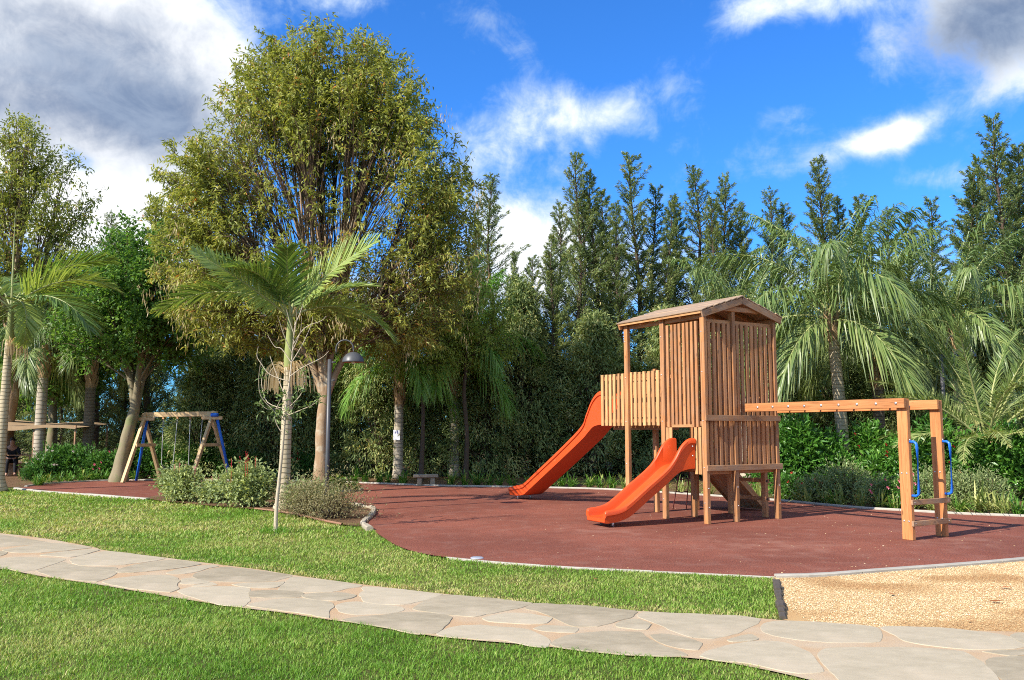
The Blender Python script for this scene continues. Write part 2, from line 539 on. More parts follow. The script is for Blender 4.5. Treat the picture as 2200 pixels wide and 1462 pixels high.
def bark_mat(name, c0, c1, rings=0.0, streak=(9, 9, 1.2), bstr=0.6, c2=None):
    m, t, out = new_mat(name)
    tc = t.node('ShaderNodeTexCoord').outputs['Object']
    n = t.noise(t.vm('MULTIPLY', tc, streak), 1.0, 6, 0.65, 0.6)
    pt = t.noise(tc, 3.0, 4, 0.6)
    col = t.mix(n, c0, c1)
    if c2:
        col = t.mix(t.step(pt, 0.48, 0.66), col, c2)
    h = n
    if rings:
        sep = t.node('ShaderNodeSeparateXYZ', {0: tc})
        z = t.m('ADD', t.m('MULTIPLY', sep.outputs[2], rings), t.m('MULTIPLY', t.noise(tc, 1.7, 2), 1.6))
        fr = t.m('FRACT', z)
        rg = t.step(fr, 0.22, 0.05)
        col = t.mix(t.m('MULTIPLY', rg, 0.6), col, tuple(x * 0.4 for x in c0))
        h = t.m('SUBTRACT', t.m('MULTIPLY', n, 0.4), rg)
    principled(t, out, col, 0.85, h, bstr, 0.02, spec=0.2)
    return m


M['ash_bark'] = bark_mat('peeling_brown_bark', (0.17, 0.09, 0.045), (0.42, 0.30, 0.18), c2=(0.40, 0.33, 0.23))
M['twig'] = bark_mat('dark_twig_bark', (0.055, 0.035, 0.022), (0.13, 0.085, 0.05), streak=(5, 5, 5))
M['plane_bark'] = bark_mat('mottled_grey_bark', (0.16, 0.135, 0.075), (0.30, 0.25, 0.16), streak=(5, 5, 2), c2=(0.19, 0.20, 0.09))
M['cyp_bark'] = bark_mat('cypress_bark', (0.05, 0.035, 0.025), (0.12, 0.085, 0.06))
M['palm_trunk'] = bark_mat('ringed_palm_trunk', (0.30, 0.25, 0.18), (0.50, 0.43, 0.33), rings=7.0, streak=(14, 14, 3))
M['king_trunk'] = bark_mat('pale_ringed_palm_trunk', (0.34, 0.27, 0.16), (0.54, 0.45, 0.31), rings=10.0, streak=(16, 16, 3))
M['dark_trunk'] = bark_mat('dark_palm_trunk', (0.12, 0.095, 0.065), (0.24, 0.19, 0.13), rings=8.0, streak=(14, 14, 3))  # darker brown ringed palm trunk
M['boot'] = bark_mat('palm_leaf_bases', (0.26, 0.15, 0.07), (0.50, 0.35, 0.20), streak=(20, 20, 3))
M['shaft'] = bark_mat('green_crownshaft', (0.20, 0.23, 0.07), (0.31, 0.33, 0.12), streak=(12, 12, 1.0), bstr=0.15)
M['rachis'] = plain_mat('palm_rachis', (0.33, 0.34, 0.13), 0.5)
M['sap_bark'] = bark_mat('pale_sapling_bark', (0.36, 0.29, 0.19), (0.56, 0.47, 0.34), streak=(30, 30, 8))
M['straw'] = leaf_mat('straw_flower_stalks', [(0.0, (0.36, 0.25, 0.12)), (1.0, (0.60, 0.46, 0.26))], 0.2)


def ground_mats():
    m, t, out = new_mat('lawn_soil')
    tc = t.node('ShaderNodeTexCoord').outputs['Object']
    a, b = t.noise(tc, 0.7, 4), t.noise(tc, 30.0, 5, 0.7)
    col = t.mix(t.step(a, 0.35, 0.65), (0.085, 0.12, 0.022), (0.17, 0.155, 0.055))
    col = t.mix(t.step(b, 0.35, 0.7), t.mix(1.0, col, (0.55, 0.55, 0.5), 'MULTIPLY'), col)
    principled(t, out, col, 0.95, b, 0.8, 0.03, spec=0.1)
    M['lawn_soil'] = m
    m, t, out = new_mat('rubber_granules')
    tc = t.node('ShaderNodeTexCoord').outputs['Object']
    big, mid, fine = t.noise(tc, 0.45, 4), t.noise(tc, 3.0, 4), t.noise(tc, 55.0, 5, 0.8)
    col = t.mix(t.step(fine, 0.3, 0.7), (0.045, 0.013, 0.008), (0.28, 0.086, 0.050))
    col = t.mix(t.step(big, 0.35, 0.7), col, t.mix(1.0, col, (1.4, 1.46, 1.48), 'MULTIPLY'))
    col = t.mix(t.m('MULTIPLY', t.step(mid, 0.45, 0.75), 0.24), col, (0.28, 0.16, 0.12))
    for (cx_, cy_, rr_) in ((1.45, 14.0, 1.0), (0.1, 20.3, 1.0), (6.3, 12.6, 1.1), (-10.3, 26.8, 1.2), (3.6, 12.2, 1.6)):   # trodden, dusty spots
        dd_ = t.vm('LENGTH', t.vm('MULTIPLY', t.vm('SUBTRACT', tc, (cx_, cy_, 0.0)), (1.0, 1.0, 0.0)))
        wr_ = t.m('MULTIPLY', t.step(dd_, rr_, rr_ * 0.2), t.step(mid, 0.3, 0.7))
        col = t.mix(t.m('MULTIPLY', wr_, 0.3), col, (0.33, 0.16, 0.11))
    vor = t.node('ShaderNodeTexVoronoi', {'Vector': tc, 'Scale': 38.0})
    keep = t.m('GREATER_THAN', t.node('ShaderNodeSeparateColor', {0: vor.outputs['Color']}).outputs[0], 0.93)
    sp = t.m('MULTIPLY', t.step(vor.outputs['Distance'], 0.22, 0.12), keep)
    col = t.mix(t.m('MULTIPLY', sp, t.step(mid, 0.42, 0.6)), col, (0.5, 0.38, 0.3))
    principled(t, out, col, 0.9, fine, 0.7, 0.006, spec=0.25)
    M['rubber'] = m
    m, t, out = new_mat('sand_mortar')
    tc = t.node('ShaderNodeTexCoord').outputs['Object']
    a, b = t.noise(tc, 1.6, 4), t.noise(tc, 60.0, 4, 0.7)
    col = t.mix(t.step(a, 0.35, 0.65), (0.43, 0.295, 0.17), (0.45, 0.365, 0.25))
    col = t.mix(t.m('MULTIPLY', b, 0.4), col, (0.36, 0.22, 0.12))
    principled(t, out, col, 0.95, b, 0.6, 0.008, spec=0.15)
    M['mortar'] = m
    m, t, out = new_mat('grey_flagstone')
    tc = t.node('ShaderNodeTexCoord').outputs['Object']
    rnd = t.node('ShaderNodeObjectInfo').outputs['Random']
    a, b, c = t.noise(t.vm('MULTIPLY', tc, (1.0, 1.8, 1.0)), 4.5, 7, 0.7, 0.3), t.noise(tc, 70.0, 4, 0.7), t.noise(tc, 1.3, 3)
    col = t.ramp(t.m('ADD', t.m('MULTIPLY', a, 0.7), t.m('MULTIPLY', rnd, 0.3)), [(0.3, (0.27, 0.225, 0.15)), (0.5, (0.36, 0.305, 0.21)), (0.72, (0.44, 0.375, 0.265))])
    col = t.mix(t.m('MULTIPLY', t.step(c, 0.5, 0.7), 0.45), col, (0.50, 0.41, 0.29))
    col = t.mix(t.m('MULTIPLY', t.step(b, 0.55, 0.8), 0.3), col, (0.16, 0.145, 0.12))
    vor = t.node('ShaderNodeTexVoronoi', {'Vector': tc, 'Scale': 5.0})
    dk = t.m('MULTIPLY', t.step(vor.outputs['Distance'], 0.07, 0.03), 0.8)
    col = t.mix(dk, col, (0.1, 0.09, 0.075))
    principled(t, out, col, 0.8, t.m('ADD', t.m('MULTIPLY', a, 0.4), t.m('MULTIPLY', b, 0.6)), 0.4, 0.006, spec=0.08)
    M['stone'] = m
    m, t, out = new_mat('straw_gravel')
    tc = t.node('ShaderNodeTexCoord').outputs['Object']
    a, b = t.noise(tc, 1.4, 4), t.noise(tc, 110.0, 3, 0.7)
    col = t.mix(b, (0.30, 0.17, 0.065), (0.64, 0.43, 0.20))
    col = t.mix(t.m('MULTIPLY', t.step(a, 0.52, 0.72), 0.4), col, (0.42, 0.17, 0.05))
    principled(t, out, col, 0.9, b, 0.8, 0.008, spec=0.2)
    M['gravel'] = m
    m = leaf_mat('gravel_chips', [(0.0, (0.24, 0.11, 0.04)), (0.3, (0.46, 0.30, 0.14)), (0.8, (0.60, 0.45, 0.25)), (1.0, (0.76, 0.64, 0.44))], 0.0, 0.85, gain=0.92)
    M['chips'] = m
    m, t, out = new_mat('bed_soil')
    tc = t.node('ShaderNodeTexCoord').outputs['Object']
    a, b = t.noise(tc, 2.0, 4), t.noise(tc, 28.0, 5, 0.7)
    col = t.mix(b, (0.07, 0.04, 0.02), (0.23, 0.135, 0.07))
    col = t.mix(t.m('MULTIPLY', t.step(a, 0.45, 0.7), 0.4), col, (0.30, 0.19, 0.11))
    principled(t, out, col, 0.95, b, 1.0, 0.04, spec=0.1)
    M['soil'] = m


ground_mats()


# ------------------------------------------------------------------ the ground and its pieces
def sheet(name, poly, z, mat, kind='structure', parent=None):
    me = bpy.data.meshes.new(name)
    bm = bmesh.new()
    vs = [bm.verts.new((x, y, z)) for x, y in poly]
    f = bm.faces.new(vs)
    bmesh.ops.triangulate(bm, faces=[f])
    for f in bm.faces:
        if f.normal.z < 0:
            f.normal_flip()
    bm.to_mesh(me)
    bm.free()
    o = obj(name, me, mat, parent)
    if kind:
        o['kind'] = kind
    return o


def gps(L):
    return [gp(u, v) for u, v in L]


sheet('ground', [(-700, -300), (700, -300), (700, 900), (-700, 900)], 0.0, M['lawn_soil'])

UP = [(-700, 1088), (-420, 1112), (-200, 1130), (0, 1148), (100, 1160), (200, 1178), (225, 1185), (340, 1199), (480, 1217), (560, 1227), (620, 1237), (780, 1259), (950, 1279), (1140, 1299),
      (1280, 1311), (1400, 1318), (1550, 1327), (1640, 1333), (1700, 1338), (1860, 1350), (2020, 1357), (2200, 1362), (2500, 1374), (2900, 1384)]
DN = [(-700, 1132), (-420, 1160), (-200, 1188), (0, 1224), (100, 1243), (210, 1259), (360, 1285), (500, 1307), (600, 1319), (690, 1333), (800, 1348), (940, 1372), (1130, 1389), (1250, 1402), (1330, 1409), (1480, 1418),
      (1560, 1428), (1660, 1447), (1740, 1466), (1830, 1492), (2000, 1540), (2300, 1600), (2700, 1640)]
up_e, dn_e = catmull(gps(UP), 4, False), catmull(gps(DN), 4, False)
path = sheet('path', list(map(tuple, up_e)) + list(map(tuple, dn_e[::-1])), 0.014, M['mortar'])


def C1(*p): return [(x / 3.93, 1130 + y / 3.93) for x, y in p]
def C2(*p): return [(500 + x / 3.93, 1200 + y / 3.93) for x, y in p]
def C3(*p): return [(1000 + x / 3.667, 1250 + y / 3.667) for x, y in p]
def C4(*p): return [(1550 + x / 3.385, 1250 + y / 3.385) for x, y in p]


STONES = [
    C1((0, 82), (200, 118), (430, 155), (230, 172), (40, 185), (-90, 190), (-120, 110)),
    C1((40, 215), (240, 182), (470, 160), (755, 192), (720, 202), (500, 225), (300, 238), (120, 236)),
    C1((-60, 222), (50, 235), (0, 265), (-140, 285)),
    C1((0, 290), (160, 278), (420, 285), (530, 300), (400, 350), (300, 380), (200, 396), (100, 380), (-80, 350), (-120, 310)),
    C1((350, 258), (560, 228), (780, 210), (830, 216), (700, 255), (600, 276), (480, 268)),
    C1((620, 290), (720, 258), (900, 226), (1150, 254), (1380, 289), (1210, 318), (1000, 343), (800, 348), (680, 343), (610, 318)),
    C1((330, 392), (420, 358), (540, 318), (600, 338), (740, 364), (960, 364), (978, 395), (955, 428), (820, 483), (640, 466), (480, 445)),
    C1((1005, 390), (1060, 366), (1230, 327), (1430, 304), (1620, 319), (1685, 336), (1500, 368), (1350, 384), (1150, 404), (1015, 410)),
    C1((880, 488), (1000, 457), (1180, 437), (1380, 432), (1475, 452), (1495, 480), (1485, 520), (1510, 545), (1430, 574), (1250, 556), (1050, 530)),
    C1((1425, 402), (1520, 378), (1700, 350), (1780, 344), (1850, 354), (1750, 372), (1650, 403), (1540, 416), (1430, 416)),
    C1((1645, 438), (1665, 416), (1780, 378), (1900, 360)) + C2((130, 104), (300, 130), (480, 156), (428, 183), (330, 202), (150, 212), (-20, 212)) + C1((1820, 476), (1720, 471)),
    C1((1545, 466), (1640, 462), (1750, 488), (1640, 505), (1545, 500)), C1((1640, 522), (1770, 494), (1815, 514), (1740, 521)),
    C1((1515, 570), (1620, 534), (1820, 529), (2055, 533), (2103, 560), (2080, 600), (2105, 650), (2050, 694), (1850, 675), (1700, 635)),
    C2((25, 235), (200, 224), (360, 217), (425, 214), (368, 253), (300, 263), (150, 260)),
    C2((168, 291), (370, 287), (572, 302), (568, 338), (450, 343), (280, 343), (160, 338)),
    C2((405, 265), (465, 208), (515, 170), (760, 196), (1070, 241), (960, 270), (830, 293), (600, 298), (410, 281)),
    C2((605, 330), (700, 312), (880, 307), (1030, 326), (985, 350), (870, 368), (750, 368), (625, 347)),
    C2((140, 408), (350, 368), (560, 358), (740, 375), (832, 388), (824, 430), (788, 465), (806, 514), (700, 505), (560, 475), (380, 450), (200, 425)),
    C2((1112, 254), (1300, 266), (1560, 296), (1762, 320), (1640, 363), (1500, 392), (1380, 403), (1230, 398), (1116, 378), (1096, 330), (1104, 290)),
    C2((884, 410), (960, 387), (1060, 382), (1200, 402), (1400, 427), (1424, 445), (1380, 468), (1240, 483), (1060, 488), (960, 478), (894, 450)),
    C2((930, 540), (1040, 517), (1240, 502), (1390, 483), (1500, 478), (1680, 483), (1795, 498), (1822, 530), (1784, 588), (1715, 645), (1600, 654), (1450, 632), (1300, 594), (1100, 566)),
    C2((1527, 440), (1650, 374), (1790, 328)) + C3((100, 136), (300, 159), (505, 183), (430, 218), (260, 252), (60, 289)) + C2((1980, 502), (1820, 488), (1640, 463)),
    C2((1750, 655), (1835, 610), (1960, 585), (2100, 581)) + C3((150, 363), (400, 388), (525, 411), (635, 462), (656, 495), (606, 530), (480, 518), (300, 478), (60, 463)) + C2((2000, 690), (1860, 682)),
    C3((155, 301), (290, 278), (440, 268), (560, 283), (672, 304), (615, 339), (500, 345), (350, 339), (200, 326)),
    C3((488, 225), (563, 190), (800, 200), (1060, 220), (1322, 245), (1295, 289), (1150, 337), (1020, 365), (872, 367), (776, 338), (696, 290), (575, 250)),
    C3((565, 386), (640, 363), (780, 373), (862, 382), (845, 412), (760, 412), (640, 402)),
    C3((1206, 350), (1290, 314), (1366, 319), (1440, 355), (1412, 388), (1300, 382), (1206, 368)),
    C3((700, 510), (785, 458), (900, 428), (1100, 413), (1355, 418), (1444, 472), (1540, 530), (1690, 572), (1725, 596), (1550, 604), (1300, 588), (1000, 562), (800, 538)),
    C3((1460, 443), (1560, 433), (1700, 453), (1830, 500), (1838, 553), (1740, 545), (1600, 515)),
    C3((1376, 285), (1434, 255), (1700, 266), (2000, 278)) + C4((120, 263), (262, 287), (234, 322), (126, 376), (0, 411)) + C3((1940, 461), (1804, 454), (1648, 402), (1508, 343)),
    C4((66, 440), (208, 403), (254, 435), (200, 447), (94, 452)),
    C3((1860, 606), (1924, 572), (2080, 528)) + C4((150, 468), (330, 453), (476, 473), (604, 527), (662, 600), (730, 672), (560, 682), (420, 656), (200, 606), (0, 592)),
    C4((300, 350), (345, 318), (420, 304), (700, 311), (1000, 331), (1133, 353), (1157, 390), (1142, 451), (980, 458), (750, 451), (560, 436), (404, 407), (316, 374)),
    C4((716, 560), (746, 524), (860, 504), (1100, 503), (1450, 503), (1745, 533), (1845, 583), (1922, 642), (1972, 720), (2010, 800), (1700, 860), (1200, 850), (900, 780), (826, 675), (746, 612)),
    C4((1190, 353), (1300, 345), (1600, 356), (1950, 391), (2115, 433), (2190, 480), (2100, 501), (1900, 506), (1700, 497), (1500, 476), (1345, 447), (1246, 390)),
    C4((1950, 602), (2006, 573), (2200, 563), (2500, 573), (2560, 700), (2450, 830), (2150, 820), (2010, 692)),
    C4((2126, 422), (2166, 396), (2400, 406), (2470, 470), (2350, 500), (2220, 470)), C4((1910, 526), (2100, 517), (2290, 503), (2300, 540), (2100, 549)),
    [(-10, 1155), (-60, 1148), (-190, 1136), (-260, 1150), (-130, 1168), (-40, 1172)], [(-60, 1186), (-170, 1172), (-280, 1160), (-330, 1170), (-190, 1185), (-90, 1196)],
    [(-270, 1130), (-420, 1117), (-470, 1126), (-340, 1144)], [(-360, 1162), (-470, 1138), (-560, 1130), (-600, 1142), (-470, 1156)],
]


def slab(poly, h, bev, sub=4):
    P0 = np.array(gps(poly))
    nx = np.roll(P0, -1, 0)
    lin = np.concatenate([np.stack([P0 * (1 - f) + nx * f for f in np.linspace(0, 1, sub, endpoint=False)], 1)]).reshape(-1, 2)
    P = catmull(P0, sub, True) * 0.6 + lin * 0.4
    P = P + np.stack([vnoise(P[:, 0] * 9, P[:, 1] * 9, 5) - 0.5, vnoise(P[:, 0] * 9, P[:, 1] * 9, 6) - 0.5], 1) * 0.035
    c = P.mean(0)
    Q = (P - c)
    Q = Q * (1 + 0.026 / np.maximum(0.1, np.linalg.norm(Q, axis=1, keepdims=True)))
    n = len(Q)
    k = 1 - bev / max(0.12, np.linalg.norm(Q, axis=1).mean())
    V = np.concatenate([np.c_[Q, np.zeros(n)], np.c_[Q * (1 - (1 - k) * 0.3), np.full(n, h * 0.7)], np.c_[Q * k, np.full(n, h)]])
    i = np.arange(n)
    j = (i + 1) % n
    me = mesh_np('flagstone', V, [np.stack([i, j, n + j, n + i], 1), np.stack([n + i, n + j, 2 * n + j, 2 * n + i], 1), (2 * n + i)[None]], mat=M['stone'])
    bm = bmesh.new()
    bm.from_mesh(me)
    bmesh.ops.recalc_face_normals(bm, faces=bm.faces)
    bmesh.ops.triangulate(bm, faces=[f for f in bm.faces if len(f.verts) > 4])
    bm.to_mesh(me)
    bm.free()
    return me, c


for i, s_ in enumerate(STONES):
    me, c = slab(s_, 0.005 + 0.004 * ((i * 37) % 10) / 10, 0.004)
    o = obj('flagstone', me, None, path)
    o.location = (c[0], c[1], 0.012)

# red rubber play surface
NEAR = [(30, 1052), (80, 1056), (200, 1065), (318, 1074), (420, 1086), (560, 1098), (640, 1110), (720, 1126), (785, 1132), (815, 1152), (850, 1174), (895, 1190), (960, 1201), (1040, 1209), (1140, 1217), (1300, 1226), (1480, 1234), (1665, 1243)]
KRB = [(1665, 1243), (1760, 1241), (1900, 1230), (2050, 1219), (2200, 1206), (2400, 1184), (2650, 1158)]
FAR = [(2650, 1136), (2400, 1124), (2200, 1113), (2070, 1108), (1950, 1101), (1850, 1095), (1750, 1086), (1680, 1079), (1500, 1066), (1300, 1054), (1100, 1049), (930, 1046), (830, 1042), (740, 1039), (600, 1036), (450, 1034), (300, 1034), (200, 1036), (100, 1042), (55, 1048)]
nearW, krbW, farW = catmull(gps(NEAR), 4, False), catmull(gps(KRB), 4, False), catmull(gps(FAR), 4, False)
rub_poly = np.concatenate([nearW[:-1], krbW, farW])
sheet('playground_surface', [tuple(p) for p in rub_poly], 0.020, M['rubber'])
# planting bed behind the play surface
bk = [tuple(p) for p in farW]
sheet('planting_bed', [(60, 12)] + bk + [(-22, 24.5), (-60, 26), (-60, 80), (60, 80)], 0.010, M['soil'])
# island bed with the lamp and the tall palm
BED = [(318, 1075), (420, 1087), (560, 1099), (640, 1112), (720, 1128), (778, 1134), (800, 1110), (802, 1098), (785, 1092), (750, 1086), (735, 1074), (742, 1063), (775, 1056), (765, 1051), (690, 1050), (600, 1047), (480, 1052), (390, 1060), (335, 1068)]
bedW = catmull(gps(BED), 3, True)
sheet('island_bed', [tuple(p) for p in bedW], 0.032, M['soil'])
# gravel
edgeL = gps([(1668, 1252), (1674, 1290), (1682, 1333)])
gr_poly = [tuple(p) for p in krbW] + [(p[0], p[1]) for p in up_e[::-1] if p[0] > edgeL[2][0]] + [edgeL[2], edgeL[1]]
sheet('gravel', gr_poly, 0.008, M['gravel'])


def kerb_run(poly, w, h, z0, mat, seg=0.9, name='kerb_stone', parent=None, wob=0.0, gap=0.008):
    """a row of kerb pieces along a polyline, each an object"""
    P = np.asarray(poly)
    d = np.r_[0, np.cumsum(np.linalg.norm(np.diff(P, axis=0), axis=1))]
    n = max(1, int(d[-1] / seg))
    for i in range(n):
        s = np.linspace(d[-1] * i / n + gap, d[-1] * (i + 1) / n - gap, 4)
        q = np.stack([np.interp(s, d, P[:, 0]), np.interp(s, d, P[:, 1])], 1)
        c = q.mean(0)
        q = q - c
        T = unit(np.gradient(q, axis=0))
        Nn = np.stack([-T[:, 1], T[:, 0]], 1)
        hh = h * (1 + random.uniform(-wob, wob))
        ww = w * (1 + random.uniform(-wob, wob))
        prof = [(-ww / 2, 0), (-ww / 2, hh * 0.75), (-ww / 2 + hh * 0.25, hh), (ww / 2 - hh * 0.25, hh), (ww / 2, hh * 0.75), (ww / 2, 0)]
        V = np.array([[*(q[k] + Nn[k] * a), b] for k in range(4) for a, b in prof])
        m_ = len(prof)
        i0 = np.arange(3)[:, None] * m_
        j = np.arange(m_ - 1)[None]
        quad = np.stack([i0 + j, i0 + m_ + j, i0 + m_ + j + 1, i0 + j + 1], -1).reshape(-1, 4)
        me = mesh_np(name, V, [quad, np.arange(m_)[None], (3 * m_ + np.arange(m_))[None][:, ::-1]], mat=mat)
        bm = bmesh.new()
        bm.from_mesh(me)
        bmesh.ops.recalc_face_normals(bm, faces=bm.faces)
        bm.to_mesh(me)
        bm.free()
        o = obj(name, me, None, parent)
        o.location = (c[0], c[1], z0)


def kerb_root(name):
    o = bpy.data.objects.new(name, None)
    o['kind'] = 'structure'
    return link(o)


def offset(P, d):
    P = np.asarray(P)
    T = unit(np.gradient(P, axis=0))
    return P + np.stack([-T[:, 1], T[:, 0]], 1) * d


kr = kerb_root('kerb')
kerb_run(krbW, 0.085, 0.045, 0.0, M['kerb'], 1.0, parent=kr)
kerb_run(farW, 0.08, 0.06, 0.0, M['kerb'], 1.0, parent=kr, gap=0.004)
kerb_run(catmull(gps([(33, 1052), (80, 1057), (200, 1066), (318, 1075)]), 4, False), 0.10, 0.05, 0.0, M['kerb'], 1.1, parent=kr, wob=0.15)
kerb_run(nearW[48:], 0.05, 0.024, 0.0, M['kerb'], 1.0, parent=kr, wob=0.2, gap=0.003)
logs = empty('log_edging', (0, 0, 0), 0, 'pale weathered log edging curving round the tip of the island bed', 'edging')
kerb_run(catmull(gps([(755, 1088), (790, 1094), (803, 1099), (797, 1112), (782, 1124), (780, 1132), (795, 1143)]), 4, False), 0.09, 0.065, 0.012, M['log'], 0.45, 'log', logs, 0.25, 0.012)
kerb_run(catmull(gps([(700, 1059), (745, 1059), (770, 1056), (777, 1053)]), 4, False), 0.08, 0.06, 0.012, M['log'], 0.6, 'log', logs, 0.2, 0.01)
ed = empty('edging_strip', (0, 0, 0), 0, 'dark crumbling edging between the lawn and the straw coloured gravel', 'edging')
kerb_run(edgeL, 0.065, 0.045, 0.0, M['edge_dark'], 0.17, 'edging_block', ed, 0.3, 0.004)
s = Soup()
pp = np.array([[*p, 0.035] for p in catmull(gps([(548, 1097), (600, 1103), (640, 1110), (690, 1122), (735, 1131)]), 5, False)])
s.tube(pp, 0.022, 6)
tag(obj('irrigation_pipe', s.mesh('irrigation_pipe', M['terracotta'], True)), 'thin terracotta coloured pipe edging the lawn side of the bed', 'pipe')


def lathe(prof, sides=20, smooth=True, mat=None, name='lathe'):
    prof = np.asarray(prof, dtype=float)
    k = len(prof)
    th = np.linspace(0, 2 * np.pi, sides, endpoint=False)
    V = np.stack([prof[:, 0][:, None] * np.cos(th), prof[:, 0][:, None] * np.sin(th), np.repeat(prof[:, 1][:, None], sides, 1)], -1).reshape(-1, 3)
    i = np.arange(k - 1)[:, None] * sides
    j = np.arange(sides)[None]
    q = np.stack([i + j, i + (j + 1) % sides, i + sides + (j + 1) % sides, i + sides + j], -1).reshape(-1, 4)
    return mesh_np(name, V, [q], None, mat, smooth)


dx, dy = gp(1025, 1203)
o = obj('drain_cap', lathe([(0.0, 0.012), (0.07, 0.012), (0.08, 0.008), (0.085, 0.0)], 20), M['drain'])
o.location = (dx, dy, 0.02)
tag(o, 'small round grey drain cap at the lawn edge of the red surface', 'drain cap')

# ------------------------------------------------------------------ boards and frames
_boards = {}


def board_mesh(L, w, t, mat, ch=0.004):
    key = (round(L, 3), round(w, 3), round(t, 3), mat.name)
    if key in _boards:
        return _boards[key]
    bm = bmesh.new()
    bmesh.ops.create_cube(bm, size=1)
    bmesh.ops.scale(bm, vec=(L, w, t), verts=bm.verts)
    bmesh.ops.bevel(bm, geom=list(bm.edges), offset=min(ch, t * 0.2, w * 0.2), segments=1, affect='EDGES')
    me = bpy.data.meshes.new('board')
    bm.to_mesh(me)
    bm.free()
    me.materials.append(mat)
    _boards[key] = me
    return me


def board(name, parent, p0, p1, w, t, mat, up=(0, 0, 1), ch=0.004):
    """a timber from p0 to p1: width w across, thickness t along up"""
    p0, p1 = Vector(p0), Vector(p1)
    x = (p1 - p0)
    L = x.length
    x.normalize()
    z = Vector(up)
    z = (z - x * z.dot(x)).normalized()
    y = z.cross(x)
    o = obj(name, board_mesh(L, w, t, mat, ch), None, parent)
    o.matrix_local = Matrix(((x.x, y.x, z.x, (p0.x + p1.x) / 2), (x.y, y.y, z.y, (p0.y + p1.y) / 2), (x.z, y.z, z.z, (p0.z + p1.z) / 2), (0, 0, 0, 1)))
    return o


def rod(name, parent, pts, r, mat, sides=8, cap=True):
    s = Soup()
    s.tube(np.array(pts, dtype=float), r, sides, cap=cap)
    return obj(name, s.mesh(name, mat, True), None, parent)


_bolt = {}


def bolt(parent, p, nrm, r=0.018, h=0.012, mat=None, name='bolt'):
    mat = mat or M['steel']
    key = (r, h, mat.name)
    if key not in _bolt:
        _bolt[key] = lathe([(r, 0), (r, h * 0.5), (r * 0.7, h), (0.0005, h)], 8, True, mat, 'bolt')
    o = obj(name, _bolt[key], None, parent)
    o.location = p
    o.rotation_euler = Vector(nrm).to_track_quat('Z', 'Y').to_euler()
    return o


# ------------------------------------------------------------------ play tower
TX, TY, TH = 3.33, 14.91, R(31.28)
X, Yv, Zv = (1, 0, 0), (0, 1, 0), (0, 0, 1)


